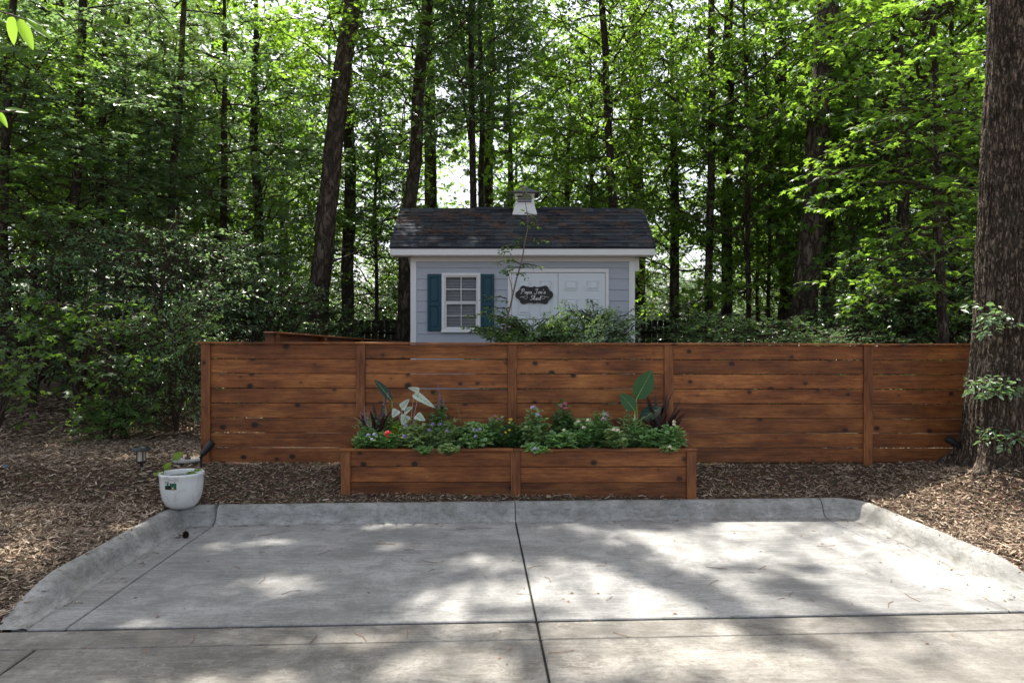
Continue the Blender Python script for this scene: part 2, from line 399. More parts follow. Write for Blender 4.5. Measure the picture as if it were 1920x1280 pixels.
NEED = (np.array([(-.02, 0, 0), (.02, 0, 0), (0, 1, -.05)], float), [(0, 1, 2)])

def limb_foliage(mbL, mbB, p0, az, L, rise, tpl, size, r0=.03, twig=.8, tsp=.14, lsp=.06, droop=.25, flat_=.35, g=rng, keep=None, up=.0, sub=0):
    """one limb: tapered wood, side twigs in a loose plane, leaves along the twigs"""
    n = 9; t = np.linspace(0, 1, n)
    h = np.array([math.cos(az), math.sin(az), 0]); sd = np.array([-h[1], h[0], 0])
    wob = np.cumsum(g.normal(0, .09, n)) * L * .5; zw = np.cumsum(g.normal(0, .07, n)) * L * .5; zw[0] = 0
    pts = p0 + h * (t * L)[:, None] + sd * wob[:, None] + np.array([0, 0, 1]) * ((rise * t - droop * t * t) * L + zw)[:, None]
    if keep is not None and np.mean(shade_at(pts[2:])) < .2: return
    for _ in range(sub):
        tt = g.uniform(.3, .8); q0 = np.array([np.interp(tt, t, pts[:, k]) for k in range(3)])
        limb_foliage(mbL, mbB, q0, az + g.choice([-1, 1]) * g.uniform(.5, 1.5), L * g.uniform(.35, .7), g.uniform(-.5, 1.6), tpl, size, r0 * .5, twig, tsp, lsp, droop, flat_, g, keep, up, 0)
    rr = r0 * (1 - t) ** .8 + .004
    mbB.segs(pts[:-1], pts[1:], rr[:-1], rr[1:], k=5)
    nt = max(3, int(L / tsp)); ti = np.linspace(.18, 1, nt) + g.normal(0, .02, nt); ti = np.clip(ti, 0, 1)
    q = np.stack([np.interp(ti, t, pts[:, k]) for k in range(3)], -1)
    side = np.where(np.arange(nt) % 2 == 0, 1., -1.) * (1 - (ti > .97))
    tl = twig * (1 - .55 * ti) * g.uniform(.6, 1.15, nt) * min(1, L / 1.5)
    fw = g.uniform(.4, 1.0, nt)
    td = nrm(sd[None] * side[:, None] + h[None] * fw[:, None] + np.stack([g.normal(0, .12, nt), g.normal(0, .12, nt), g.normal(up, flat_ * .9, nt)], -1))
    mid = q + td * (tl * .5)[:, None]; end = q + td * tl[:, None] - np.array([0, 0, 1]) * (tl * tl * .22)[:, None]
    if keep is not None:
        kk = g.random(nt) < shade_at(mid) ** .7; q, td, tl, mid, end, nt = q[kk], td[kk], tl[kk], mid[kk], end[kk], int(kk.sum())
        if nt == 0: return
    mbB.segs(q, mid, .006, .004); mbB.segs(mid, end, .004, .0015)
    nl = max(4, int(twig / lsp)); s = np.linspace(.12, 1, nl)
    pos = q[:, None] + (td[:, None] * s[None, :, None]) * tl[:, None, None] - np.array([0, 0, 1]) * (s[None, :, None] ** 2 * (tl * tl * .22)[:, None, None])
    perp = nrm(np.cross(td, [0, 0, 1]))
    ls = np.where(np.arange(nl) % 2 == 0, 1., -1.)
    ld = td[:, None] * g.uniform(.3, 1.1, (nt, nl, 1)) + perp[:, None] * ls[None, :, None] * g.uniform(.5, 1.2, (nt, nl, 1)) + g.normal(0, .35, (nt, nl, 3)) - np.array([0, 0, .3])
    pos = pos + nrm(ld) * .03
    nn = np.array([0, 0, 1.]) + g.normal(0, flat_, (nt, nl, 3))
    pos = pos.reshape(-1, 3); ld = ld.reshape(-1, 3); nn = nn.reshape(-1, 3)
    sz = size * g.uniform(.5, 1.3, len(pos))
    k = g.random(len(pos)) < .79
    if keep is not None: k &= keep(pos)
    mbL.leaves(tpl, pos[k], ld[k], nn[k], sz[k])

def crown_pair(seed, z0, z1, rad, n, tpl, size, twig=.8, tsp=.14, lsp=.06, droop=.25, rise=.35, r0=.022, flat_=.8, shape='col', up=0, sub=2):
    g = np.random.default_rng(seed); a = MB(); b = MB()
    for i in range(n):
        f = (i + g.random()) / n; z = z0 + (z1 - z0) * f
        rr = rad * ((.55 + .45 * math.sin(math.pi * min(1, f * 1.1 + .1))) if shape == 'col' else math.sqrt(max(.05, 1 - (2 * f - 1) ** 2)))
        limb_foliage(a, b, np.array([0, 0, z]), i * 2.399 + g.normal(0, .3), rr * g.uniform(.65, 1.2), rise * g.uniform(-.6, 3.6), tpl, size, r0, twig, tsp, lsp, droop, flat_, g, None, up, sub)
    return a, b
def mesh_pair(name, ab, leafm, barkm):
    oa = ab[0].build(name + '_leafmesh', leafm); ob = ab[1].build(name + '_limbmesh', barkm)
    ma, mb = oa.data, ob.data
    bpy.data.objects.remove(oa); bpy.data.objects.remove(ob)
    return ma, mb

# ------------------------------------------------------------ terrain
PAD_U0, PAD_U1, PAD_V = -2.53, 3.38, 6.40
V_EXP, V_2 = 4.12, 3.86
def gz(x, y, noise=True):
    x = np.asarray(x, float); y = np.asarray(y, float)
    u, v = xy2uv(x, y)
    z = np.interp(v, [4.1, 4.75, 6.55, 6.72, 7.0, 7.3, 9, 12, 20, 60, 200], [-.01, .10, .125, .19, .36, .41, .52, .76, .95, 1.6, 3])
    # beside the pad the bank rises gently outward
    out = np.maximum(np.maximum(PAD_U0 - .15 - u, u - PAD_U1 - .15), 0)
    z = z + np.minimum(out, 4) * .035 * np.clip((v - 4.1) / 1.5, 0, 1)
    left = np.exp(-(((x + 3.4) / 1.2) ** 2)) * np.exp(-(((y - 7.4) / .8) ** 2)); z = z - .0 * left
    z = z - .06 * np.clip((-3.7 - x) / 2, 0, 1) * np.exp(-(((y - 7.8) / 1.2) ** 2))
    m = np.exp(-(((x - 4.95) / 1.15) ** 2 + ((y - 6.65) / .62) ** 2) ** 1.4); z = z + (.47 - z) * m
    if noise: z = z + (fbm(x * 2.1, y * 2.1, 3) - .5) * .05 * np.clip((v - 4.2) / .5, 0, 1)
    inside = ((u > PAD_U0 - .12) & (u < PAD_U1 + .12) & (v < PAD_V + .12)) | (v < V_EXP - .15)
    return np.where(inside, -.09, z)
def nonuni(lo, mid0, mid1, hi, step, k=26):
    a = np.arange(mid0, mid1 + 1e-6, step)
    l = mid0 - (np.geomspace(step, mid0 - lo, k)) ; r = mid1 + np.geomspace(step, hi - mid1, k)
    return np.concatenate([l[::-1], a, r])
gx = nonuni(-260, -7.5, 8, 260, .06); gy = nonuni(-60, 3.6, 9.5, 400, .06)
X, Y = np.meshgrid(gx, gy); Z = gz(X, Y)
nx, ny = len(gx), len(gy)
i = (np.arange(ny - 1)[:, None] * nx + np.arange(nx - 1)[None]).ravel()
g_ = MB().add(np.stack([X, Y, Z], -1), np.stack([i, i + 1, i + nx + 1, i + nx], -1))
tag(g_.build('ground', M['ground'], smooth=True), kind='structure')

# ------------------------------------------------------------ driveway slabs and kerb
def slab(mb, u0, u1, v0, v1, m=0, z=0., b=.006):
    # slab as a bevelled block in pad axes
    q = MB().bevbox(u0, u1, v0, v1, z - .08, z, b)
    for v in q.V:
        x, y = uv2xy(v[:, 0].copy(), v[:, 1].copy()); mb.V.append(np.stack([x, y, v[:, 2]], -1))
    for f, _ in q.Fc: mb.Fc.append((f + mb.n, m))
    mb.n += q.n
G = .0065
JL, JC, JR = -2.295, .34, 3.16
pad = MB()
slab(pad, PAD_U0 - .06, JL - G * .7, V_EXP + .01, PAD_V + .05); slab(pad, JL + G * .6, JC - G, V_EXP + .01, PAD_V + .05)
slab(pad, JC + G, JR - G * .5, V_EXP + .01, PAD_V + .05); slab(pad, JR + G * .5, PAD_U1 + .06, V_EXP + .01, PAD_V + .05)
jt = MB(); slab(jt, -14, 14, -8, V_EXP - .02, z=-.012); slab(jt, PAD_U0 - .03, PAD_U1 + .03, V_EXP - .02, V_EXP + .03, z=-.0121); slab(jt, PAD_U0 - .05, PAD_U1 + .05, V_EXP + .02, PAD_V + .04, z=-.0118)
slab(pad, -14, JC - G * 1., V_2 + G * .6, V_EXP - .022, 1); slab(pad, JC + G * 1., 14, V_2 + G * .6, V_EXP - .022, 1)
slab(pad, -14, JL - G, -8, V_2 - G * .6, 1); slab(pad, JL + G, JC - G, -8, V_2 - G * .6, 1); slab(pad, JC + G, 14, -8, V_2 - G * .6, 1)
tag(pad.build('driveway', [M['concrete'], M['concrete_w']]), kind='structure')
tag(jt.build('driveway_joints', M['joint']), kind='structure')

def kerb_path():
    pts = []; r = .13
    for v in np.linspace(V_EXP + .004, PAD_V - r, 60): pts.append((PAD_U0, v, -1, 0))
    for a in np.linspace(0, 90, 9)[1:-1]: pts.append((PAD_U0 + r - r * math.cos(R(a)), PAD_V - r + r * math.sin(R(a)), -math.cos(R(a)), math.sin(R(a))))
    for u in np.linspace(PAD_U0 + r, PAD_U1 - r, 110): pts.append((u, PAD_V, 0, 1))
    for a in np.linspace(90, 0, 9)[1:-1]: pts.append((PAD_U1 - r + r * math.cos(R(a)), PAD_V - r + r * math.sin(R(a)), math.cos(R(a)), math.sin(R(a))))
    for v in np.linspace(PAD_V - r, V_EXP + .004, 60): pts.append((PAD_U1, v, 1, 0))
    return np.array(pts)
KP = kerb_path()
prof = np.array([(-.035, -.03), (-.03, .004), (.0, .008), (.022, .022), (.040, .055), (.058, .098), (.080, .130), (.108, .146), (.140, .150), (.170, .143), (.195, .118), (.205, .06), (.21, -.08)])
def kerb_sweep(mb, KP, inset=0., m=0):
    n = len(KP); k = len(prof)
    tp = np.clip((KP[:, 1] - V_EXP) / .62, 0, 1); tp = tp * tp * (3 - 2 * tp)
    V = []
    for (u, v, nu, nv), s in zip(KP, tp):
        for o, z in prof:
            zz = z * s if z > .01 else z
            w = 1 + .0 * s
            x, y = uv2xy(u + nu * o * w, v + nv * o * w)
            V.append((x, y, max(zz, .003 * (1 - s)) - inset if z > .0 else z - inset))
    V = np.array(V)
    V[:, 2] += (fbm(V[:, 0] * 5, V[:, 1] * 5, 3) - .5) * .007
    i = (np.arange(n - 1)[:, None] * k + np.arange(k - 1)[None]).ravel()
    mb.add(V, np.stack([i, i + k, i + k + 1, i + 1], -1), m)
kb = MB()
# split at the joints
cuts = [(JL, 1), (JC, 1), (JR, 1)]
rear = (np.abs(KP[:, 1] - PAD_V) < 1e-6)
def seg(u0, u1):   # rear run between u0,u1
    us = np.linspace(u0, u1, 60); return np.stack([us, np.full(60, PAD_V), np.zeros(60), np.ones(60)], -1)
iL = np.where(rear & (KP[:, 0] < JL))[0]; iR = np.where(rear & (KP[:, 0] > JR))[0]
lastL = iL.max() if len(iL) else np.where(rear)[0].min()
firstR = iR.min() if len(iR) else np.where(rear)[0].max()
A = np.vstack([KP[:lastL + 1], [[JL - .004, PAD_V, 0, 1]]]); B = np.vstack([[[JR + .004, PAD_V, 0, 1]], KP[firstR:]])
for s_ in (A, seg(JL + .004, JC - .004), seg(JC + .004, JR - .004), B): kerb_sweep(kb, s_)
kerb_sweep(kb, KP, .009, 1)
ko = kb.build('kerb', [M['kerb'], M['joint']], smooth=True); tag(ko, kind='structure')

# ------------------------------------------------------------ light map used to prune the high canopy, so its gaps fall where the photograph's sun patches lie
LIT = [(545, 1073, 62, 20), (510, 1002, 34, 8), (420, 1008, 40, 8), (440, 1080, 30, 10), (275, 1152, 42, 12), (760, 1010, 60, 10), (640, 1000, 40, 6), (900, 1038, 70, 14),
       (835, 1112, 62, 26), (940, 1090, 75, 22), (905, 1150, 90, 14), (850, 1225, 100, 30), (480, 1240, 70, 18), (215, 1245, 60, 16), (700, 1180, 60, 12), (330, 1270, 50, 14),
       (230, 1010, 40, 12), (60, 1000, 80, 18), (30, 1060, 60, 30), (120, 930, 50, 10), (1240, 995, 200, 16), (1050, 1055, 60, 22), (1130, 1110, 150, 34), (1360, 1040, 150, 24), (1600, 1010, 160, 30),
       (1440, 1105, 60, 22), (1700, 1080, 160, 36), (1560, 1150, 200, 12), (1240, 1178, 120, 8), (1850, 1200, 140, 40), (1500, 1230, 120, 30), (1180, 1220, 60, 24), (1800, 900, 110, 20), (1870, 960, 60, 26), (1650, 905, 60, 10), (1730, 960, 40, 10)]
DRK = [(300, 1225, 260, 22), (560, 1200, 120, 14), (1250, 1250, 120, 16), (1450, 1180, 90, 8), (1650, 1165, 80, 8), (1120, 1022, 90, 11), (1260, 1070, 85, 16), (1370, 1130, 70, 18), (1480, 1085, 50, 12), (1510, 1045, 50, 8), (1010, 1010, 50, 10), (1040, 1250, 70, 26), (1330, 1200, 90, 14), (1700, 1215, 80, 12), (1000, 1140, 30, 20)]
PRUNE_ORG = [np.zeros(3)]
def shade_px(px, py):
    s = (.80 + .2 * vnoise(px / 60. + 9, py / 22.)) / (1 + np.exp(-(1010 - px) / 35.)) + (.02 + .22 * np.clip(vnoise(px / 90., py / 30.) * 2 - .9, 0, 1)) / (1 + np.exp((1010 - px) / 35.))
    s = np.where((px > 1400) & (py < 950), .75, s)
    for a, b, c, d in LIT:
        e = ((px - a) / c) ** 2 + ((py - b) / d) ** 2; s = s * (1 - np.exp(-(e * .62) ** 2))
    for a, b, c, d in DRK:
        e = ((px - a) / c) ** 2 + ((py - b) / d) ** 2; s = np.maximum(s, .9 * np.exp(-e ** 2 * .9))
    for (x0, y0, x1, y1, w) in BANDS:
        t = np.clip(((px - x0) * (x1 - x0) + (py - y0) * 9 * (y1 - y0)) / ((x1 - x0) ** 2 + 9 * (y1 - y0) ** 2), 0, 1)
        e = np.hypot(px - x0 - t * (x1 - x0), (py - y0 - t * (y1 - y0)) * 3) / w; s = np.maximum(s, .95 * np.exp(-e ** 4))
    return s
BANDS = [(1010, 995, 1150, 1030, 48), (1150, 1030, 1420, 1150, 52), (1330, 1035, 1520, 1085, 30), (1480, 1085, 1530, 1120, 30), (990, 1150, 1010, 1270, 26), (20, 1212, 620, 1222, 62), (700, 1275, 980, 1262, 40), (1060, 1262, 1300, 1240, 40), (1560, 1120, 1660, 1150, 26)]
def keep_leaf(p): return rng.random(len(p)) < shade_at(p) ** 1.6
def shade_at(p):
    p = np.asarray(p) + PRUNE_ORG[0]
    def proj(z0): t = (p[:, 2] - z0) / SD[2]; return p[:, 0] - SD[0] * t, p[:, 1] - SD[1] * t
    x, y = proj(0.05); u, v = xy2uv(x, y); yy = np.maximum(y, .6)
    px = 960 + x * F / yy; py = 640 + (CH - .05) * F / yy
    onpad = (y > 2.9) & (v < 7.0)
    s = np.where(onpad, shade_px(px, py), np.where(y < 8.2, np.clip(3.2 * fbm(x * .9, y * .9, 3) - 1.25, .03, .9), np.where(x < -2.5, .02, np.clip(2.4 * fbm(x * .7, y * .7, 3) - 1.15, 0, .25))))
    s = np.where(y < 2.9, .5, s)
    # planter strip gets small sun flecks
    xp, yp = proj(.8); fl = (yp > 6.45) & (yp < 7.3) & (np.abs(xp) < 1.9)
    s = np.where(fl, np.where(vnoise(xp * 2.6 + 5, yp * 3) > .36, .02, .8), s)
    tq = ((p[:, 0] - 4.62) * SD[0] + (p[:, 1] - 6.8) * SD[1]) / (SD[0] ** 2 + SD[1] ** 2); dq = np.hypot(p[:, 0] - SD[0] * tq - 4.62, p[:, 1] - SD[1] * tq - 6.8); zq = p[:, 2] - SD[2] * tq
    s = np.where((dq < .38) & (zq > .4) & (zq < 4.5) & (tq > .8), .08, s)
    # shed roof: mostly shaded, a lit wedge at its left end
    xr, yr = proj(3.5); roof = (yr > 11.3) & (yr < 12.9) & (xr > -2.2) & (xr < 2.5)
    wedge = (xr < -1.24 - (yr - 11.55) * .58) | (np.hypot((xr + .75) / .22, (yr - 11.9) / .2) < 1)
    s = np.where(roof, np.where(wedge, .02, 1.), s)
    return s

# ------------------------------------------------------------ cedar fence
fence_top = lambda x: np.interp(x, [-3.05, 4.8], [1.578, 1.556])
def fy(x): return 7.08 + (x + 3.05) * .0155
def warp_boards(mb, x0, x1, zt, rows, bh, gap, y0f, th, g, m=0):
    n = max(2, int((x1 - x0) / .12)); xs = np.linspace(x0, x1, n)
    for r in range(rows):
        ztop = -r * (bh + gap) + g.normal(0, .0012); ph = g.uniform(0, 6.28); am = g.uniform(.0003, .0016)
        tw = g.normal(0, .0008); cup = g.uniform(-.002, .002)
        V = []
        for x in xs:
            s = math.sin((x - x0) * 1.7 + ph) * am
            for (dy, dz) in ((0 + .002, 0), (0, -.003), (cup, -bh / 2), (0, -bh + .003), (.002, -bh), (th, -bh), (th, 0)):
                V.append((x, y0f(x) + dy + math.sin(x * 2.3 + ph) * .0015, zt(x) + ztop + dz + s))
        k = 7; i = (np.arange(n - 1)[:, None] * k + np.arange(k)[None]); j = (np.arange(n - 1)[:, None] * k + (np.arange(k)[None] + 1) % k)
        f = np.stack([i, j, j + k, i + k], -1).reshape(-1, 4)
        mb.add(np.array(V), f, m); mb.Fc.append((np.array([np.arange(k)[::-1] + mb.n - n * k, np.arange(k) + mb.n - k]), m))
g = np.random.default_rng(11)
fence = empty('cedar_fence', (0, 7.1, 0), 'long stained cedar fence of horizontal boards running behind the planter to the big tree', 'fence')
fence.location = (0, 0, 0)
pxs = [380, 668, 952, 1247, 1626, 2010]
posts = [P(p, 640, 7.1)[0] for p in pxs]; PW = .089
for k, x in enumerate(posts):
    mb = MB(); zt = float(fence_top(x)) - .002
    mb.bevbox(x, x + PW, fy(x) - .022, fy(x) - .0005, .2, zt, .003); mb.bevbox(x + .003, x + PW - .003, fy(x) + .022, fy(x) + .11, .2, zt, .003)
    mb.build('post', M['cedar_v'], fence)
for k in range(len(posts) - 1):
    mb = MB(); warp_boards(mb, posts[k] + PW * .5 + (.002 if k else 0), posts[k + 1] + PW * .5 - .002, lambda x: fence_top(x) - .004, 8, .1376, .0080, fy, .019, g)
    mb.build('board_panel', M['cedar'], fence)
cp = MB()
for a, b in ((-3.09, -1.55), (-1.546, .7), (.704, 2.2), (2.204, 4.2), (4.204, 5.65)):
    n = 14; xs = np.linspace(a, b, n); V = []
    for x in xs:
        z = float(fence_top(x)) + .0005 + math.sin(x * 3) * .0015
        for dy, dz in ((-.045, .002), (-.043, 0), (.12, 0), (.12, .019), (-.043, .019), (-.045, .017)): V.append((x, fy(x) + dy, z + dz))
    k = 6; i = (np.arange(n - 1)[:, None] * k + np.arange(k)[None]); j = (np.arange(n - 1)[:, None] * k + (np.arange(k)[None] + 1) % k)
    cp.add(np.array(V), np.stack([i, j, j + k, i + k], -1).reshape(-1, 4)); cp.Fc.append((np.array([np.arange(k)[::-1] + cp.n - n * k, np.arange(k) + cp.n - k]), 0))
cp.build('cap_rail', M['cedar'], fence)

# side return fence behind, seen over the top
sf = empty('cedar_side_fence', (0, 0, 0), 'short cedar fence running back behind the front fence, its cap and posts just visible', 'fence')
A0 = P(509, 622, 8.6); A1 = P(775, 642, 14.5)
dv = A1 - A0; Ls = np.linalg.norm(dv[:2]); ez = dv[2] / Ls; ex = dv[:2] / Ls; ang = math.atan2(dv[1], dv[0])
def side(mb, name, mat):
    for i_, v in enumerate(mb.V): 
        v = v.copy(); v[:, 2] += v[:, 0] * ez; mb.V[i_] = v
    o = mb.build(name, mat, sf); o.location = (A0[0], A0[1], A0[2]); o.rotation_euler = (0, 0, ang); return o
side(MB().bevbox(-.06, Ls, -.07, .075, -.022, 0), 'cap_rail', M['cedar'])
mb = MB()
for r in range(9): mb.bevbox(0, Ls, .03, .05, -.166 - r * .146, -.026 - r * .146)
side(mb, 'board_panel', M['cedar'])
for k in range(5):
    x = k * Ls / 4.2
    side(MB().bevbox(x, x + .09, -.062, .028, -1.4, -.024), 'post', M['cedar_v'])
side(MB().bevbox(-.05, -.004, -.05, .06, -1.4, -.024), 'end_board', M['cedar_v'])

# ------------------------------------------------------------ planter
pl = empty('raised_planter', (0, 0, 0), 'long low cedar planter box filled with flowers in front of the fence', 'planter')
PX0, PX1 = P(640, 0, 6.67)[0], P(1305, 0, 6.67)[0]; PC = P(958, 0, 6.67)[0]; PY = 6.67; PYB = 7.045; PZ = .607
for a, b in ((PX0 + .04, PC + .044), (PC + .046, PX1 - .04)):
    mb = MB(); warp_boards(mb, a, b, lambda x: PZ - .022, 4, .1405, .0055, lambda x: PY, .02, g); mb.build('front_boards', M['cedar'], pl)
for x in (PX0, PC, PX1 - PW):
    MB().bevbox(x, x + PW, PY - .021, PY - .001, .05, PZ - .02, .003).build('post', M['cedar_v'], pl)
for x in (PX0 + .002, PX1 - .022):
    mb = MB()
    for r in range(4): mb.bevbox(x, x + .02, PY + .023, PYB, PZ - .165 - r * .146, PZ - .022 - r * .146)
    mb.build('end_boards', M['cedar'], pl)
rim = MB(); rim.bevbox(PX0 - .012, PC + .02, PY - .035, PY + .055, PZ - .0195, PZ, .003); rim.bevbox(PC + .022, PX1 + .012, PY - .035, PY + .055, PZ - .0195, PZ, .003)
rim.bevbox(PX0 - .012, PX0 + .08, PY + .057, PYB, PZ - .0195, PZ - .001, .003); rim.bevbox(PX1 - .08, PX1 + .012, PY + .057, PYB, PZ - .0195, PZ - .001, .003)
rim.build('rim', M['cedar'], pl)
so = MB(); n1, n2 = 90, 14; xs = np.linspace(PX0 + .03, PX1 - .03, n1); ys = np.linspace(PY + .03, PYB, n2); XX, YY = np.meshgrid(xs, ys)
i = (np.arange(n2 - 1)[:, None] * n1 + np.arange(n1 - 1)[None]).ravel()
so.add(np.stack([XX, YY, PZ - .07 + (fbm(XX * 12, YY * 12) - .5) * .05], -1), np.stack([i, i + 1, i + n1 + 1, i + n1], -1)); so.build('soil', M['soil'], pl)

# ------------------------------------------------------------ shed
shed = empty('garden_shed', (0, 0, 0), 'small lavender grey garden shed with teal shutters and dark shingle roof behind the fence', 'shed')
D = 11.8; k_ = D / F
SX0, SX1 = (770 - 960) * k_, (1190 - 960) * k_; SZ0 = .6; SZT = 2.99; SYB = 13.75
zp = lambda py: CH - (py - 640) * k_
xp_ = lambda px: (px - 960) * k_
WX0, WX1, WZ0, WZ1 = xp_(828.5), xp_(901), zp(622), zp(512)
DX0, DX1, DZ1 = xp_(952), xp_(1141), zp(504)
def rects_minus(x0, x1, z0, z1, holes):
    out = []; segs = [(x0, x1)]
    for hx0, hx1, hz0, hz1 in holes:
        if hz0 < z1 and hz1 > z0: segs = [q for s in segs for q in ((s[0], min(s[1], hx0)), (max(s[0], hx1), s[1])) if q[1] - q[0] > .003]
    return segs
wall = MB(); ex_ = 20.68 * k_
# courses: real lapped boards; the seams sit where the photograph has them
seam0 = zp(501.8)
zs = [2.96] + [seam0 - ex_ * r for r in range(12)]
for zt_, zb in zip(zs[:-1], zs[1:]):
    for a, b in rects_minus(SX0 + .05, SX1 - .05, zb, zt_ - .0, [(WX0 + .01, WX1 - .01, WZ0 + .01, WZ1 - .01), (DX0 + .01, DX1 - .01, 0, DZ1 - .01)]):
        V = [(a, D - .013, zb), (b, D - .013, zb), (b, D - .002, zt_), (a, D - .002, zt_), (a, D + .004, zb), (b, D + .004, zb)]
        wall.add(V, [(0, 1, 2, 3), (0, 4, 5, 1)])
wall.build('siding', M['siding'], shed)
core = MB(); hl = [(WX0 + .02, WX1 - .02)]
core.box(SX0 + .02, WX0 + .02, D + .005, D + .06, SZ0 - .4, 2.97); core.box(WX1 - .02, DX0 + .02, D + .005, D + .06, SZ0 - .4, 2.97); core.box(DX1 - .02, SX1 - .02, D + .005, D + .06, SZ0 - .4, 2.97)
core.box(WX0 + .02, WX1 - .02, D + .005, D + .06, WZ1 - .02, 2.97); core.box(WX0 + .02, WX1 - .02, D + .005, D + .06, SZ0 - .4, WZ0 + .02); core.box(DX0 + .02, DX1 - .02, D + .005, D + .06, DZ1 - .02, 2.97)
core.box(SX0 + .02, SX0 + .08, D + .061, SYB, SZ0 - .4, 3.0); core.box(SX1 - .08, SX1 - .02, D + .061, SYB, SZ0 - .4, 3.0); core.box(SX0 + .081, SX1 - .081, SYB - .06, SYB, SZ0 - .4, 3.0)
core.build('wall', M['siding'], shed)
RY, RZ = 12.7, 3.93; EY, EZ = 11.55, 3.114; EYB = 2 * RY - EY
RX0, RX1 = (730 - 960) * EY / F, (1230 - 960) * EY / F
# gable ends
for x in (SX0 + .03, SX1 - .09): MB().add([(x, D, 2.95), (x, SYB, 2.95), (x, RY, RZ - .08), (x + .06, D, 2.95), (x + .06, SYB, 2.95), (x + .06, RY, RZ - .08)], [(0, 1, 2), (3, 5, 4), (0, 2, 5, 3), (1, 4, 5, 2), (0, 3, 4, 1)]).build('gable', M['siding'], shed)
for x0, x1 in ((SX0, SX0 + .095), (SX1 - .095, SX1)): MB().bevbox(x0, x1, D - .03, D + .07, SZ0 - .4, 2.905, .003).build('corner_board', M['white'], shed)
MB().bevbox(SX0, SX1, D - .028, D + .004, 2.908, 3.05, .002).build('frieze_board', M['white'], shed)
MB().bevbox(RX0 + .02, RX1 - .02, EY + .03, D - .030, 2.975, 2.99, .002).build('soffit', M['white'], shed)
MB().bevbox(RX0 + .01, RX1 - .01, EY + .004, EY + .026, 2.985, 3.095, .003).build('fascia', M['white'], shed)
MB().bevbox(SX1 + .005, SX1 + .075, D + .0, D + .12, 2.75, 2.97, .003).build('eave_return', M['white'], shed)
# rakes
for x in (RX0 + .012, RX1 - .034):
    mb = MB()
    for s in (0, 1):
        y0, y1 = (EY + .03, RY) if s == 0 else (EYB - .03, RY)
        mb.add([(x, y0, EZ - .12), (x, y1, RZ - .13), (x, y1, RZ - .02), (x, y0, EZ - .015), (x + .022, y0, EZ - .12), (x + .022, y1, RZ - .13), (x + .022, y1, RZ - .02), (x + .022, y0, EZ - .015)],
               [(0, 1, 2, 3), (4, 7, 6, 5), (0, 4, 5, 1), (2, 6, 7, 3), (0, 3, 7, 4)])
    mb.build('rake_board', M['white'], shed)
# roof deck + shingle tabs
rf = MB(); sl = math.hypot(RY - EY, RZ - EZ); ty, tz = (RY - EY) / sl, (RZ - EZ) / sl; nyv, nzv = -tz, ty
rf.add([(RX0, EY, EZ - .012), (RX1, EY, EZ - .012), (RX1, RY, RZ - .012), (RX0, RY, RZ - .012), (RX0, EYB, EZ - .012), (RX1, EYB, EZ - .012), (RX0, EY, EZ - .03), (RX1, EY, EZ - .03), (RX1, RY, RZ - .03), (RX0, RY, RZ - .03), (RX0, EYB, EZ - .03), (RX1, EYB, EZ - .03)],
       [(0, 1, 2, 3), (3, 2, 5, 4), (0, 6, 7, 1), (9, 8, 7, 6), (10, 11, 8, 9), (0, 3, 9, 6), (1, 7, 8, 2), (4, 10, 9, 3), (5, 2, 8, 11)])
rows = 11; ch = sl / rows
for sgn in (1, -1):
    for r in range(rows):
        x = RX0 - .01 - random.random() * .1
        while x < RX1 + .01:
            w = random.uniform(.09, .30); a, b = max(x, RX0 - .008), min(x + w - .003, RX1 + .008); x += w
            if b - a < .02: continue
            s0 = r * ch - .012 + random.uniform(-.003, .003); s1 = (r + 1) * ch; h0 = random.choice((.010, .013, .018)); h1 = .001
            q = []
            for s_, h in ((s0, h0), (s1, h1), (s0, h0 - .009)):
                yy = EY + ty * s_ + nyv * h; zz = EZ + tz * s_ + nzv * h
                if sgn < 0: yy = 2 * RY - yy
                q += [(a, yy, zz), (b, yy, zz)]
            rf.add(q, [(0, 1, 3, 2), (4, 5, 1, 0)] if sgn > 0 else [(0, 2, 3, 1), (4, 0, 1, 5)])
for a in np.arange(RX0 - .005, RX1 - .1, .2):
    h = .012 + random.uniform(0, .004); b = min(a + .196, RX1 + .008)
    rf.add([(a, RY - .13, RZ - .085 + h), (b, RY - .13, RZ - .085 + h), (b, RY, RZ + h + .006), (a, RY, RZ + h + .006), (a, RY + .13, RZ - .085 + h), (b, RY + .13, RZ - .085 + h)], [(0, 1, 2, 3), (3, 2, 5, 4)])
rf.build('roof', M['shingle'], shed)
for a, b in ((890, 956), (1012, 1087)):
    x0, x1 = (a - 960) * RY / F, (b - 960) * RY / F
    MB().bevbox(x0, x1, RY - .10, RY + .10, RZ - .03, RZ + .022, .006).build('ridge_vent', M['shingle'], shed)
# cupola
cx = (983.5 - 960) * RY / F; cu = MB(); w0, w1 = .212, .165
zb, zm = RZ - .11, RZ + .06
def ring(w, z, cy=RY): return [(cx - w, cy - w, z), (cx + w, cy - w, z), (cx + w, cy + w, z), (cx - w, cy + w, z)]
cu.add(ring(w0, zb - .12) + ring(w0, zb) + ring(w1, zm), [(0, 1, 5, 4), (1, 2, 6, 5), (2, 3, 7, 6), (3, 0, 4, 7), (4, 5, 9, 8), (5, 6, 10, 9), (6, 7, 11, 10), (7, 4, 8, 11), (8, 9, 10, 11)])
cupo = cu.build('cupola', M['white'], shed)
lv = MB(); lv.box(cx - w1 - .012, cx + w1 + .012, RY - w1 - .012, RY + w1 + .012, zm + .001, zm + .020)
zt2 = zm + .155
for sx in (-1, 1):
    for sy in (-1, 1): lv.box(cx + sx * w1 - (.04 if sx > 0 else 0), cx + sx * w1 + (.04 if sx < 0 else 0), RY + sy * w1 - (.04 if sy > 0 else 0), RY + sy * w1 + (.04 if sy < 0 else 0), zm + .021, zt2)
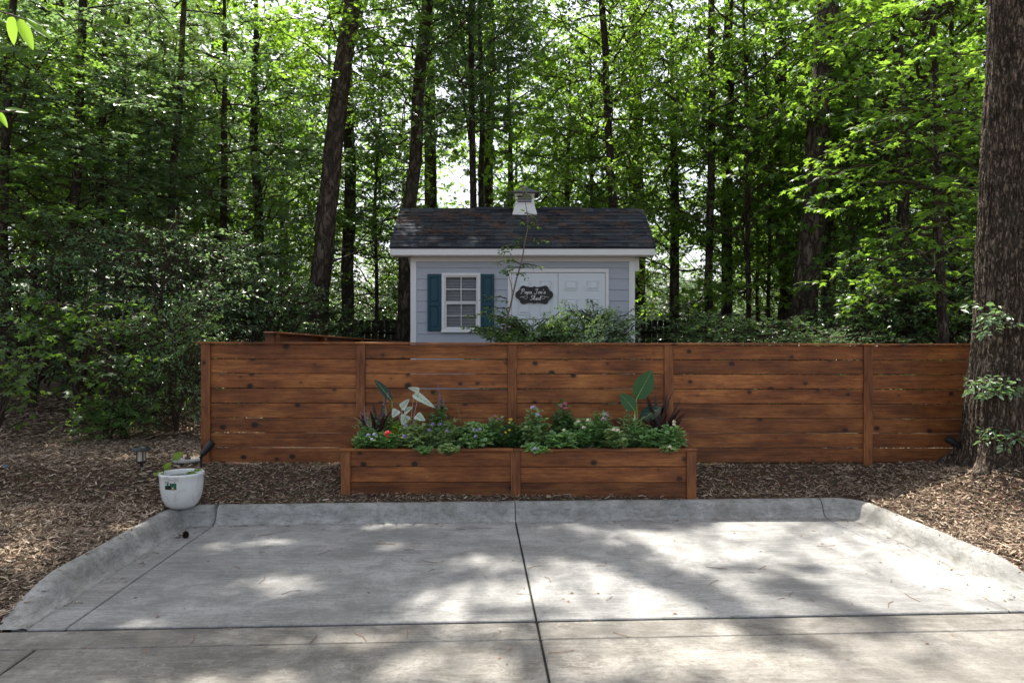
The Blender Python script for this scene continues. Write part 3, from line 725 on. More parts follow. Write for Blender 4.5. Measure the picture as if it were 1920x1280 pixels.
lv.box(cx - w1 - .01, cx + w1 + .01, RY - w1 - .01, RY + w1 + .01, zt2 + .001, zt2 + .025)
lv.build('frame', M['white'], cupo)
lo = MB()
for q in range(5):
    z = zm + .026 + q * .0255
    lo.add([(cx - w1 + .041, RY - w1 + .004, z), (cx + w1 - .041, RY - w1 + .004, z), (cx + w1 - .041, RY - w1 + .030, z + .011), (cx - w1 + .041, RY - w1 + .030, z + .011), (cx - w1 + .041, RY - w1 + .004, z + .006), (cx + w1 - .041, RY - w1 + .004, z + .006)], [(0, 1, 2, 3), (0, 4, 5, 1), (4, 3, 2, 5)])
lo.build('louvre', M['white'], cupo); MB().box(cx - w1 + .045, cx + w1 - .045, RY - w1 + .05, RY + w1 - .02, zm + .022, zt2).build('shade_core', M['dark'], cupo)  # black box paints the shade behind the louvres
cr = MB(); prof_r = [(.25, 0), (.255, .012), (.19, .040), (.13, .085), (.075, .115), (.03, .145), (.004, .175)]
V = []; 
for w, z in prof_r: V += ring(w, zt2 + .027 + z)
fcs = [(3, 2, 1, 0)]
for q in range(len(prof_r) - 1):
    for e in range(4): fcs.append((q * 4 + e, q * 4 + (e + 1) % 4, q * 4 + 4 + (e + 1) % 4, q * 4 + 4 + e))
cr.add(V, fcs).build('roof', M['cupola_roof'], cupo)
# window
win = MB()
def frame(mb, x0, x1, z0, z1, w, y0, y1, b=.003):
    mb.bevbox(x0, x1, y0, y1, z1 - w, z1, b); mb.bevbox(x0, x1, y0, y1, z0, z0 + w, b)
    mb.bevbox(x0, x0 + w, y0 + .0005, y1, z0 + w, z1 - w, b); mb.bevbox(x1 - w, x1, y0 + .0005, y1, z0 + w, z1 - w, b)
frame(win, WX0, WX1, WZ0, WZ1, .05, D - .045, D + .02)
wo = win.build('window', M['white'], shed)
zmid = (WZ0 + WZ1) / 2 + .0
ix0, ix1 = WX0 + .052, WX1 - .052
sh = MB(); frame(sh, ix0, ix1, zmid, WZ1 - .052, .018, D - .030, D - .008, .002); xm = (ix0 + ix1) / 2
sh.box(xm - .006, xm + .006, D - .026, D - .012, zmid + .018, WZ1 - .07); zq = (zmid + WZ1 - .05) / 2; sh.box(ix0 + .018, ix1 - .018, D - .0255, D - .0125, zq - .006, zq + .006)
sh.build('upper_sash', M['white'], wo)
sh = MB(); frame(sh, ix0, ix1, WZ0 + .052, zmid - .002, .026, D - .020, D + .012, .002)
sh.box(xm - .005, xm + .005, D - .008, D + .004, WZ0 + .078, zmid - .028); zq = (WZ0 + .05 + zmid) / 2; sh.box(ix0 + .026, ix1 - .026, D - .0075, D + .0035, zq - .005, zq + .005)
sh.build('lower_sash', M['white'], wo)
MB().box(ix0 + .01, ix1 - .01, D + .005, D + .008, WZ0 + .06, WZ1 - .06).build('pane', M['glass'], wo)
bl = MB()
nb = 34
for q in range(nb):
    z = WZ0 + .06 + (WZ1 - WZ0 - .12) * q / nb
    bl.add([(ix0 + .005, D + .022, z), (ix1 - .005, D + .022, z), (ix1 - .005, D + .040, z + .018), (ix0 + .005, D + .040, z + .018)], [(0, 1, 2, 3)])
bl.build('blind', M['blind'], wo)
MB().box(WX0 - .05, WX1 + .05, D + .062, D + .07, WZ0 - .05, WZ1 + .05).build('shade_backing', M['dark'], wo)  # black sheet stands in for the unlit room behind the blind
MB().bevbox(WX0 - .01, WX1 + .01, D - .055, D - .046, WZ0 - .012, WZ0 + .02, .002).build('sill', M['white'], wo)
# shutters
for a, b in ((802, 828), (901.5, 927)):
    x0, x1 = xp_(a), xp_(b) - .004; z0, z1 = zp(620), zp(514); mb = MB(); y = D - .05
    mb.bevbox(x0, x1, y + .010, D - .014, z0, z1, .002)
    rl = .035; zc = zp(570); stiles = [(x0, x0 + rl, z0, z1), (x1 - rl, x1, z0, z1)]
    for q in stiles: mb.bevbox(q[0], q[1], y, y + .0095, q[2], q[3], .003)
    for q0, q1 in ((z0, z0 + .05), (zc - .03, zc + .03), (z1 - .05, z1)): mb.bevbox(x0 + rl + .0005, x1 - rl - .0005, y, y + .0095, q0, q1, .003)
    for q0, q1 in ((z0 + .065, zc - .045), (zc + .045, z1 - .065)): mb.bevbox(x0 + rl + .016, x1 - rl - .016, y + .001, y + .0095, q0, q1, .008)
    mb.build('shutter', M['teal'], shed)
# door
df = MB(); fw_ = .062; DZ0 = zp(505) - 2.02
df.bevbox(DX0, DX1, D - .035, D + .03, DZ1 - fw_, DZ1, .003); df.bevbox(DX0, DX0 + fw_, D - .0345, D + .03, DZ0, DZ1 - fw_ - .0005, .003); df.bevbox(DX1 - fw_ + .01, DX1, D - .0345, D + .03, DZ0, DZ1 - fw_ - .0005, .003)
df.build('door_frame', M['white'], shed)
MB().box(DX0 + .03, DX1 - .03, D + .062, D + .07, DZ0, DZ1 - .03).build('shade_backing', M['dark'], shed)  # black sheet behind the doors in place of interior shade
xm = xp_(1046.3)
for a, b, pcs in ((DX0 + fw_ + .004, xm - .003, ((971, 995), (1012, 1035))), (xm + .003, DX1 - fw_ + .006, ((1058, 1083), (1099, 1123)))):
    mb = MB(); z1 = DZ1 - fw_ - .006; mb.bevbox(a, b, D - .020, D + .02, DZ0 + .01, z1, .002)
    for c0, c1 in pcs:
        for q0, q1 in ((544.5, 526), (590, 560), (690, 604)):
            X0, X1, Z0_, Z1_ = xp_(c0), xp_(c1), zp(q0), zp(q1)
            # raised moulding ring and field
            e = .014; yv = D - .0205
            mb.bevbox(X0, X1, yv - .010, yv, Z1_ - e, Z1_, .002); mb.bevbox(X0, X1, yv - .010, yv, Z0_, Z0_ + e, .002)
            mb.bevbox(X0, X0 + e, yv - .0095, yv, Z0_ + e, Z1_ - e, .002); mb.bevbox(X1 - e, X1, yv - .0095, yv, Z0_ + e, Z1_ - e, .002)
            mb.add([(X0 + .02, yv, Z0_ + .02), (X1 - .02, yv, Z0_ + .02), (X1 - .02, yv, Z1_ - .02), (X0 + .02, yv, Z1_ - .02), (X0 + .045, yv - .012, Z0_ + .042), (X1 - .045, yv - .012, Z0_ + .042), (X1 - .045, yv - .012, Z1_ - .042), (X0 + .045, yv - .012, Z1_ - .042)],
                   [(4, 5, 6, 7), (0, 1, 5, 4), (1, 2, 6, 5), (2, 3, 7, 6), (3, 0, 4, 7)])
    do = mb.build('door', M['door'], shed)
    if a > xm: 
        hx, hz = xp_(1051), zp(624); hm = MB().bevbox(hx - .03, hx + .05, D - .035, D - .0207, hz - .04, hz + .04, .004); hm.tube([(hx, D - .034, hz), (hx, D - .07, hz), (hx + .09, D - .075, hz - .01)], .009); hm.build('handle', M['black'], do)
# black scalloped sign on the left leaf
sg = empty('door_sign', (xp_(1001.5), D - .045, zp(553)), 'black scalloped chalkboard sign with white cursive writing hung on the left shed door', 'sign')
sw_, sh_ = 69 * k_, 36 * k_
out = []
def arc(cx_, cz_, r, a0, a1, n=9, sz=1.): 
    for a in np.linspace(a0, a1, n): out.append((cx_ + r * math.cos(R(a)), cz_ + r * sz * math.sin(R(a))))
hw, hh = sw_ / 2, sh_ / 2
arc(hw * .78, 0, hw * .24, -75, 75); arc(hw * .58, hh * .58, hw * .20, 5, 125); arc(hw * .18, hh * .98, hw * .19, 300, 200, 7, .5); out.append((0, hh * 1.05))
rt = out[:]; top = rt + [(-x, z) for x, z in rt[::-1][1:]]
bot = []; out2 = rt
# mirror for the bottom half
poly = [(x, z) for x, z in top if z >= 0]; poly = poly + [(x, -z) for x, z in poly[::-1]]
n = len(poly); V = [(x, -.006, z) for x, z in poly] + [(x, .006, z) for x, z in poly]
MB().add(V, [tuple(range(n))[::-1], tuple(range(n, 2 * n))] + [(q, (q + 1) % n, n + (q + 1) % n, n + q) for q in range(n)]).build('board', M['black'], sg)
GL = {  # cursive letter strokes on a unit grid (x advance, strokes)
 'P': (.95, [[(.15, -.1), (.3, .6), (.35, 1.05)], [(.0, .85), (.3, 1.15), (.7, 1.1), (.8, .8), (.55, .55), (.3, .55)]]),
 'a': (.62, [[(.5, .42), (.3, .5), (.1, .3), (.15, .05), (.35, .05), (.5, .4), (.5, .05), (.64, .1)]]),
 'p': (.62, [[(.0, .1), (.15, .45), (.1, -.45)], [(.13, .3), (.35, .5), (.52, .3), (.35, .02), (.13, .08), (.6, .1)]]),
 'J': (.95, [[(.2, 1.), (.55, 1.15), (.95, 1.05)], [(.65, 1.1), (.62, .4), (.5, -.1), (.2, -.15), (.1, .15)]]),
 'o': (.6, [[(.3, .5), (.08, .3), (.2, .03), (.45, .12), (.45, .4), (.28, .5), (.62, .42)]]),
 'e': (.55, [[(.05, .2), (.4, .3), (.35, .5), (.15, .45), (.08, .2), (.25, .02), (.55, .12)]]),
 "'": (.28, [[(.15, 1.1), (.1, .85)]]),
 's': (.5, [[(.05, .05), (.3, .5), (.42, .15), (.2, .0), (.05, .1)]]),
 ' ': (.5, []),
 'S': (.85, [[(.75, .95), (.5, 1.15), (.25, .9), (.6, .45), (.45, .02), (.1, .1)]]),
 'h': (.62, [[(.0, .1), (.3, .9), (.22, 1.1), (.12, .9), (.08, .0)], [(.1, .3), (.35, .5), (.42, .05), (.62, .1)]]),
 'd': (.65, [[(.5, .42), (.3, .5), (.1, .3), (.15, .05), (.35, .05), (.52, .4), (.6, 1.1), (.52, .05), (.66, .1)]]),
}
def smooth(pts, n=5):
    pts = [np.array(p, float) for p in pts]; P_ = [pts[0]] + pts + [pts[-1]]; o = []
    for q in range(1, len(P_) - 2):
        for t in np.linspace(0, 1, n, endpoint=False):
            a, b, c, d = P_[q - 1], P_[q], P_[q + 1], P_[q + 2]
            o.append(.5 * (2 * b + (c - a) * t + (2 * a - 5 * b + 4 * c - d) * t * t + (3 * b - a - 3 * c + d) * t ** 3))
    o.append(pts[-1]); return o
tx = MB()
for word, x0, z0, s in (("Papa Joe's", -.225, .018, .066), ('Shed', -.075, -.085, .066)):
    x = x0
    for ch_ in word:
        adv, st = GL[ch_]
        for q in st:
            pts = smooth(q); tx.tube([(x + (p[0] + p[1] * .18) * s, -.0075, z0 + p[1] * s) for p in pts], .0052, 5)
        x += adv * s
for sg_ in (-1, 1):
    c = [(.145 + .05 * math.cos(a) * (1 - a / 12), -.0075, -.045 + .022 * math.sin(a)) for a in np.linspace(0, 6.5, 16)] + [(.215, -.0075, -.03), (.235, -.0075, -.05)]
    tx.tube([(sg_ * p[0], p[1], p[2]) for p in c], .003, 5)
tx.build('lettering', M['chalk'], sg)
# dry pine needles on the roof
pn = MB(); g = np.random.default_rng(21); cen = np.stack([g.uniform(RX0 + .1, RX1 - .1, 85), g.uniform(.05, .95, 85) ** .8], -1)
n = 900; ci = g.integers(0, 85, n); x = cen[ci, 0] + g.normal(0, .10, n); s_ = np.clip((cen[ci, 1] + g.normal(0, .05, n)), .01, .97) * sl
x = np.clip(x, RX0, RX1); h = g.uniform(.018, .035, n)
p0 = np.stack([x, EY + ty * s_ + nyv * h, EZ + tz * s_ + nzv * h], -1); a = g.normal(0, .6, n) + np.where(g.random(n) < .5, 0, math.pi); L_ = g.uniform(.07, .17, n)
dx, ds = np.cos(a) * L_, np.sin(a) * L_
p1 = p0 + np.stack([dx, ds * ty, ds * tz], -1) + np.array([0, nyv, nzv]) * g.normal(0, .006, (n, 1))
pn.segs(p0, p1, .0022, .0016); tag(pn.build('pine_needles', M['needle_dry']), 'rust brown fallen pine needles scattered over the shed roof', 'pine needles', kind='stuff')

# ------------------------------------------------------------ far picket fence
def picket(name, a, b, d0, d1, ptop, label):
    r = empty(name, (0, 0, 0), label, 'fence'); A = P(a, ptop[0], d0); B = P(b, ptop[1], d1); n = int(np.linalg.norm((B - A)[:2]) / .15); mb = MB()
    for q in range(n):
        c = A + (B - A) * q / n; e = nrm((B - A)[None, :2])[0]; w = .066; t = .02; zb_ = float(gz(c[0], c[1])) - .05; jz = random.uniform(-.01, .01)
        pr = [(-w, zb_), (w, zb_), (w, c[2] - .04 + jz), (w * .5, c[2] + jz), (-w * .5, c[2] + jz), (-w, c[2] - .04 + jz)]
        nv = np.array([-e[1], e[0]])
        V = [(c[0] + e[0] * s + nv[0] * o * t, c[1] + e[1] * s + nv[1] * o * t, z) for o in (0, 1) for s, z in pr]
        mb.add(V, [tuple(range(6)), tuple(range(11, 5, -1))] + [(q_, q_ + 6, (q_ + 1) % 6 + 6, (q_ + 1) % 6) for q_ in range(6)])
    mb.build('pickets', M['oldwood'], r)
    rl = MB()
    for dz in (.3, 1.1):
        pa, pb = A - [0, .05, dz], B - [0, .05, dz]; rl.segs([pa], [pb], .04, .04, k=4)
    rl.build('rail', M['oldwood'], r)
picket('picket_fence', 640, 800, 17.5, 17.8, (598, 602), 'dark weathered dog-eared picket fence left of the shed in the woods')
picket('picket_fence', 1150, 1420, 17.8, 18.5, (600, 598), 'dark weathered picket fence right of the shed in the woods')
picket('picket_fence', -120, 300, 14.5, 15.5, (600, 630), 'dark weathered picket fence behind the shrubs at far left')

# ------------------------------------------------------------ mulch chips
g = np.random.default_rng(5)
def chips(n, u0, u1, v0, v1, smin, smax, g):
    u = g.uniform(u0, u1, n); v = g.uniform(v0, v1, n); x, y = uv2xy(u, v)
    ok = ~(((u > PAD_U0 - .175) & (u < PAD_U1 + .175) & (v < PAD_V + .175)) | (v < V_EXP + .03)); x, y = x[ok], y[ok]; v = v[ok]; n = len(x)
    ok = ~((x > PX0) & (x < PX1) & (y > PY) & (y < 7.1)) & ~((y > fy(x) - .02) & (y < fy(x) + .05) & (x > -3)); x, y = x[ok], y[ok]; n = len(x)
    z = gz(x, y) + g.uniform(.0, .028, n)
    a = g.uniform(0, 6.28, n); L = g.uniform(smin, smax, n) * g.uniform(.5, 1, n); W = L * g.uniform(.1, .28, n); tl = g.normal(0, .28, n); rl = g.normal(0, .6, n)
    d = nrm(np.stack([np.cos(a), np.sin(a), tl], -1)); nn = nrm(np.stack([-np.sin(a) * rl, np.cos(a) * rl, np.ones(n)], -1)); s = nrm(np.cross(nn, d)); nn = np.cross(d, s)
    c = np.stack([x, y, z], -1); hl = (d * L[:, None] / 2); hw_ = s * W[:, None] / 2; th = nn * (W * .16)[:, None]
    bend = nn * (L * g.normal(0, .07, n))[:, None]
    V = np.stack([c - hl - hw_ * .4, c - hl + hw_ * .6, c + hw_ + bend, c + hl + hw_ * .3, c + hl - hw_ * .5, c - hw_ + bend, c - hl - hw_ * .4 - th, c - hl + hw_ * .6 - th, c + hw_ + bend - th, c + hl + hw_ * .3 - th, c + hl - hw_ * .5 - th, c - hw_ + bend - th], 1)
    b = (np.arange(n) * 12)[:, None]
    f4 = np.array([(0, 5, 2, 1), (5, 4, 3, 2), (0, 1, 7, 6), (1, 2, 8, 7), (2, 3, 9, 8), (3, 4, 10, 9), (4, 5, 11, 10), (5, 0, 6, 11)])
    return V.reshape(-1, 3), (b[:, :, None] + f4[None]).reshape(-1, 4)
mu = MB()
mu.add(*chips(62000, -7.2, PAD_U0 - .15, 4.0, 8.2, .02, .08, g)); mu.add(*chips(22000, PAD_U0 - .3, PAD_U1 + .3, PAD_V + .17, 7.55, .02, .07, g))
mu.add(*chips(38000, PAD_U1 + .15, 6.8, 4.0, 7.6, .02, .08, g)); mu.add(*chips(9000, -7.5, -2.6, 8, 11, .05, .12, g))
def spill(n, u, v, z):
    x, y = uv2xy(u, v); a = g.uniform(0, 6.28, n); L = g.uniform(.012, .05, n); d = np.stack([np.cos(a), np.sin(a), g.normal(0, .1, n)], -1)
    mu.leaves(SLIM, np.stack([x, y, z], -1), d, np.array([0, 0, 1.]) + g.normal(0, .15, (n, 3)), L)
q_ = KP[g.integers(0, len(KP), 260)]; o_ = g.uniform(.10, .17, 260); spill(260, q_[:, 0] + q_[:, 2] * o_, q_[:, 1] + q_[:, 3] * o_, .155 * np.clip((q_[:, 1] - V_EXP) / .62, 0, 1) + .002)
q_ = KP[g.integers(0, len(KP), 220)]; o_ = -np.abs(g.normal(0, .07, 220)) - .02; spill(220, q_[:, 0] + q_[:, 2] * o_, q_[:, 1] + q_[:, 3] * o_, np.full(220, .007))
tag(mu.build('mulch', M['mulch']), 'brown wood chip mulch spread around the concrete pad', 'mulch', kind='stuff')
# pieces of litter on the slab
lt = MB(); g = np.random.default_rng(9)
for q in range(46):
    u = g.uniform(-2.4, 3.3); v = g.uniform(3.5, 6.35); x, y = uv2xy(u, v); a = g.uniform(0, 6.28); L = g.uniform(.03, .16); c = g.normal(0, .2)
    lt.tube([(x, y, .004), (x + math.cos(a) * L / 2, y + math.sin(a) * L / 2, .006), (x + math.cos(a + c) * L, y + math.sin(a + c) * L, .004)], .0018, 4)
n = 240; x, y = uv2xy(g.uniform(-2.45, 3.3, n), np.concatenate([g.uniform(3.5, 6.35, n // 3), PAD_V - np.abs(g.normal(0, .04, n - n // 3))]))
pos = np.stack([x, y, np.full(n, .004)], -1); lt.leaves(OVAL, pos, np.stack([g.normal(0, 1, n), g.normal(0, 1, n), np.zeros(n)], -1), np.array([0, 0, 1.]) + g.normal(0, .2, (n, 3)), g.uniform(.012, .032, n))
tag(lt.build('twig_litter', M['needle_dry']), 'small dry twigs, needles and leaf bits on the concrete pad', 'litter', kind='stuff')

# ------------------------------------------------------------ small objects
def on_ground(px, py, z): d = F * (CH - z) / (py - 640); return P(px, py, d)
pp = on_ground(341, 950, .15)
pot = empty('flower_pot', pp, 'white glazed round pot of dark water with a few leaves standing on the kerb corner', 'pot')
pr_ = [(0, .0), (.085, .0), (.105, .006), (.135, .035), (.158, .085), (.172, .15), (.178, .22), (.180, .272), (.186, .285), (.186, .300), (.180, .307), (.170, .304), (.165, .292), (.163, .22), (.15, .1), (0, .09)]
MB().lathe(pr_, 56).build('body', M['pot'], pot, True)
MB().lathe([(0, .265), (.163, .265)], 40).build('water', M['water'], pot)
st = MB(); Rr = .1775
def patch(mb, a0, a1, z0, z1, off, m):
    V = []; n = 7
    for a in np.linspace(a0 + 25, a1 + 25, n):
        for z in (z0, z1):
            r = np.interp(z, [q[1] for q in pr_[3:9]], [q[0] for q in pr_[3:9]]) + off; V.append((r * math.cos(R(a)), r * math.sin(R(a)), z))
    mb.add(V, [(2 * q, 2 * q + 2, 2 * q + 3, 2 * q + 1) for q in range(n - 1)], m)
patch(st, 222, 256, .185, .242, .0012, 0); patch(st, 223, 232, .19, .215, .002, 1); patch(st, 233, 241, .19, .238, .002, 1); patch(st, 224, 229, .222, .237, .003, 2); patch(st, 235, 239, .224, .236, .003, 2); patch(st, 243, 250, .190, .199, .003, 3); patch(st, 244.5, 248, .200, .208, .0035, 2)
for a in (223, 229, 232): patch(st, a, a + 3.5, .247, .253, .0012, 1)
patch(st, 250, 253, .247, .253, .0012, 1)
st.build('sticker', [M['green_lab'], M['black'], M['white_lab'], M['orange_lab']], pot)
pw = MB(); pw.tube(smooth([(-.16, -.02, .26), (-.15, 0, .33), (-.11, .02, .38), (-.07, .02, .43)]), .004, 5)
def P3(a): return np.array([a], float)
pw.leaves(WIDE, P3((-.15, 0, .32)), P3((.6, -.1, .8)), P3((.3, -1, .3)), .09); pw.leaves(WIDE, P3((-.09, .02, .41)), P3((.8, 0, .55)), P3((.1, -1, .5)), .115); pw.leaves(WIDE, P3((-.15, -.04, .30)), P3((-1, -.2, -.1)), P3((0, -.6, 1)), .08)
pw.leaves(WIDE, P3((.06, -.08, .29)), P3((1, .5, .15)), P3((0, -.6, 1)), .11); pw.leaves(WIDE, P3((.10, .0, .31)), P3((.6, .8, .1)), P3((0, -.4, 1)), .09)
pw.build('water_plant', M['leaf_sun'], pot)

def zg(x, y): return float(gz(x, y))
def ground_at(px, py, z=.2):
    for _ in range(30):
        q = on_ground(px, py, z); zn = zg(q[0], q[1]); z = z * .5 + zn * .5
    q[2] = z; return q
q = ground_at(265, 884)
s = q[1] / F
pl_ = empty('path_light', q, 'small black mushroom-cap path light standing in the mulch left of the white pot', 'garden light')
MB().lathe([(0, .235), (.02, .232), (.05, .222), (.088, .196), (.090, .190), (.085, .189), (0, .2)], 28).build('cap', M['black'], pl_, True)
MB().lathe([(.036, .09), (.036, .188)], 20).build('lens', M['lens'], pl_)
cg = MB(); cg.lathe([(0, .06), (.03, .065), (.046, .08), (.046, .09), (0, .091)], 20); cg.tube([(0, 0, -.08), (0, 0, .07)], .014, 8)
for a in range(4): cg.tube([(.04 * math.cos(a * 1.57 + .78), .04 * math.sin(a * 1.57 + .78), .085), (.04 * math.cos(a * 1.57 + .78), .04 * math.sin(a * 1.57 + .78), .19)], .005, 5)
cg.build('stake', M['black'], pl_)
def spot(px, py, base_py, dirx, up, label):
    b = P(px, base_py, 6.93); r = empty('spot_light', b, label, 'garden light', 'black garden spotlights aimed up along the fence')
    dr = nrm(np.array([[dirx, .15, up]]))[0]; kx = np.array([0, 0, .07])
    MB().tube([(0, 0, -.06), (0, 0, .05), kx], [.012, .012, .02], 8).build('stake', M['black'], r)
    h = MB(); ps = [kx - dr * .0, kx + dr * .03, kx + dr * .07, kx + dr * .071, kx + dr * .17, kx + dr * .172, kx + dr * .155]; h.tube(ps, [.012, .028, .030, .034, .036, .033, .028], 20, cap=True); h.build('lamp_head', M['black'], r, False)
    return r
spot(377, 0, 869, .62, .85, 'black spotlight beside the left end post of the fence'); spot(1806, 0, 853, -.8, .5, 'black spotlight at the foot of the big tree')
q = ground_at(352, 866); dish = empty('stone_disc', q + [0, 0, .01], 'round pale stone disc with a small rusty fitting lying in the mulch behind the pot', 'stone disc')
MB().lathe([(0, .02), (.11, .024), (.138, .02), (.142, .010), (.138, 0), (0, 0)], 30).build('disc', M['stone'], dish); MB().lathe([(0, .075), (.008, .07), (.012, .05), (.03, .035), (.03, .0245), (0, .0245)], 12).build('fitting', M['cone'], dish)
def scrap(name, px, py, w, mat, label, cat):
    q = ground_at(px, py); g = np.random.default_rng(int(px)); n = 5; xs, ys = np.meshgrid(np.linspace(-w, w, n), np.linspace(-w * .7, w * .7, n)); z = g.uniform(.015, .05, (n, n)); i = (np.arange(n - 1)[:, None] * n + np.arange(n - 1)[None]).ravel()
    V = np.stack([xs + g.normal(0, w * .15, (n, n)), ys + g.normal(0, w * .15, (n, n)), z], -1).reshape(-1, 3)
    o = MB().add(np.concatenate([V, V - [0, 0, .003]]), np.concatenate([np.stack([i, i + 1, i + n + 1, i + n], -1), np.stack([i, i + n, i + n + 1, i + 1], -1) + n * n])).build(name, mat, loc=q); tag(o, label, cat)
scrap('scrap', 6, 888, .05, M['blue'], 'bright blue scrap lying in the mulch at the far left', 'scrap'); scrap('scrap', 829, 936, .022, M['paper'], 'tiny crumpled white paper scrap on the mulch below the planter', 'scrap')
# pine cone
q = on_ground(348, 1008, 0.0); pc = MB(); g = np.random.default_rng(2); n = 130; f = np.arange(n) / n; a = np.arange(n) * 2.399; zz = f * .06; rr = .026 * np.sin(np.pi * np.clip(f * .9 + .12, 0, 1)) ** .6
rr = rr * .7; zz = zz * .8; pos = np.stack([rr * .6 * np.cos(a), rr * .6 * np.sin(a), zz], -1); d = np.stack([np.cos(a), np.sin(a), .5 + 0 * a], -1); pc.leaves(WIDE, pos, d, np.array([0, 0, 1.]) + 0 * d, .019); pc.tube([(0, 0, 0), (0, 0, .03), (0, 0, .06)], [.012, .016, .006], 8)
tag(pc.build('pine_cone', M['cone'], loc=(q[0], q[1], .0)), 'small dark pine cone lying in the left gutter of the pad', 'pine cone')
q = on_ground(327, 1009, 0.0); o = MB().leaves(WIDE, np.array([[0, 0, .008], [.03, .03, .01]]), np.array([[1, .2, .1], [-.4, 1, .2]]), np.array([[0, 0, 1.], [.3, 0, 1]]), .045).build('dry_leaf', M['cone'], loc=(q[0], q[1], 0)); tag(o, 'curled brown dead leaf beside the pine cone in the gutter', 'leaf')

# ------------------------------------------------------------ planter planting
g = np.random.default_rng(33)
def clump(name, px, h, w, tpl, size, mat, label, n=36, flowers=None, dy=0, d=6.88, ground=None, cat='plant', group=None, lean=.6, per=13):
    x = (px - 960) * d / F; z0 = PZ - .06; h *= 1.32; w *= 1.5; n = int(n * 2.7); size *= 1.25; flowers = (flowers[0], max(1, int(flowers[1] * .75)), flowers[2] * .95, flowers[3]) if flowers and flowers[0] is not M['red'] else flowers; mat = M['leaf_bed'] if mat in (M['leaf'], M['leaf_cool']) else mat; r = empty(name, (x, d + dy, z0), label, cat, group); L = MB(); S = MB(); tips = []
    for q in range(n):
        a = g.uniform(0, 6.28); ra = math.sqrt(g.random()); tip = np.array([math.cos(a) * ra * w, math.sin(a) * ra * min(w, .19), h * (1 - .5 * ra ** 2) * g.uniform(.45, 1.2)]); b = np.array([tip[0] * .25, tip[1] * .25, 0])
        t = np.linspace(0, 1, 6)[:, None]; pts = b + (tip - b) * t + np.array([0, 0, 1]) * (np.sin(t * math.pi) * .03); S.segs(pts[:-1], pts[1:], .0022, .0018)
        m = per; tt = g.uniform(.25, 1.02, m)[:, None]; pos = b + (tip - b) * tt + np.array([0, 0, 1]) * np.sin(tt * math.pi) * .03; aa = g.uniform(0, 6.28, m)
        ld = np.stack([np.cos(aa), np.sin(aa), g.uniform(-.1, .7, m)], -1); L.leaves(tpl, pos, ld, np.array([0, 0, 1.]) + g.normal(0, .4, (m, 3)), size * g.uniform(.6, 1.2, m)); tips.append(pts[-1])
    S.build('stems', M['leaf'], r); L.build('leaves', mat, r)
    if flowers:
        fm, fn, fs, ftype = flowers; order = np.argsort([-tp[2] + tp[1] * 1.2 for tp in tips])
        for q in order[:fn]:
            Fm = MB(); c = tips[q] + np.array([0, -.01, .012])
            if ftype == 'dome':
                m = 26; dd = nrm(g.normal(0, 1, (m, 3)) * [1, 1, .6] + [0, -.3, .7]); Fm.leaves(WIDE, c + dd * fs * .55, nrm(np.cross(dd, [.3, .2, 1])), dd, fs * .45)
            elif ftype == 'spike':
                m = 40; tt = g.uniform(0, 1, m); aa = g.uniform(0, 6.28, m); dd = np.stack([np.cos(aa), np.sin(aa), .5 + 0 * aa], -1); Fm.leaves(WIDE, c + np.stack([0 * tt, 0 * tt, tt * fs * 4.], -1) + dd * .006, dd, np.array([0, 0, 1.]) + g.normal(0, .5, (m, 3)), fs * .5 * (1.2 - tt)); Fm.segs([c], [c + [0, 0, fs * 4]], .0015, .001)
            Fm.build('flower', fm, r)
    return r
clump('flowering_plant', 700, .17, .11, WIDE, .040, M['leaf'], 'leafy plant with lilac flowers at the left end of the planter', 34, (M['lilac'], 4, .034, 'dome'), -.08)
clump('spiked_plant', 690, .26, .10, SLIM, .035, M['leaf_cool'], 'thin plant with pinkish flower spikes at the far left corner of the planter', 16, (M['mauve'], 8, .024, 'spike'), .05)
clump('geranium', 735, .14, .07, WIDE, .045, M['leaf'], 'green plant with one round scarlet flower head near the left of the planter', 18, (M['red'], 1, .062, 'dome'), -.13)
clump('spiked_plant', 724, .34, .05, SLIM, .035, M['leaf_cool'], 'taller thin plant with pale flower spikes beside the white caladium', 10, (M['mauve'], 5, .024, 'spike'), .08)
clump('flowering_plant', 775, .20, .12, WIDE, .042, M['leaf_pale'], 'cream and green variegated plant with violet flowers left of the middle of the planter', 42, (M['violet'], 3, .036, 'dome'), -.05)
clump('leafy_plant', 748, .18, .08, WIDE, .06, M['leaf_sun'], 'yellow-green leafed plant below the caladium', 14, None, .0)
clump('flowering_plant', 830, .23, .15, SLIM, .052, M['leaf_pale'], 'bushy narrow-leafed variegated plant with purple flower tufts in the left half', 60, (M['violet'], 6, .032, 'dome'), .0)
clump('flowering_plant', 890, .20, .14, WIDE, .040, M['leaf'], 'green plant with small lilac flowers left of the centre post', 50, (M['lilac'], 6, .030, 'dome'), -.03)
clump('dark_plant', 822, .36, .10, OVAL, .035, M['leaf_dark'], 'dark twiggy plant with tiny flower spikes behind the variegated plants', 24, (M['violet'], 7, .018, 'spike'), .1)
clump('flowering_plant', 928, .24, .09, WIDE, .04, M['leaf_cool'], 'grey-green plant with dusty pink flower heads near the centre post', 26, (M['pink'], 5, .028, 'dome'), .05)
clump('yellow_flowers', 962, .22, .12, WIDE, .034, M['leaf_dark'], 'dark green plant with small yellow flowers at the middle of the planter', 44, (M['yellow'], 7, .020, 'dome'), -.02)
clump('flowering_plant', 1003, .30, .09, WIDE, .040, M['leaf_pale'], 'pale variegated plant with lilac flower heads just right of the centre post', 34, (M['lilac'], 4, .038, 'dome'), -.06)
clump('flowering_plant', 1002, .07, .09, WIDE, .042, M['leaf'], 'small plant spilling over the planter rim with one lilac flower', 16, (M['lilac'], 1, .042, 'dome'), -.20)
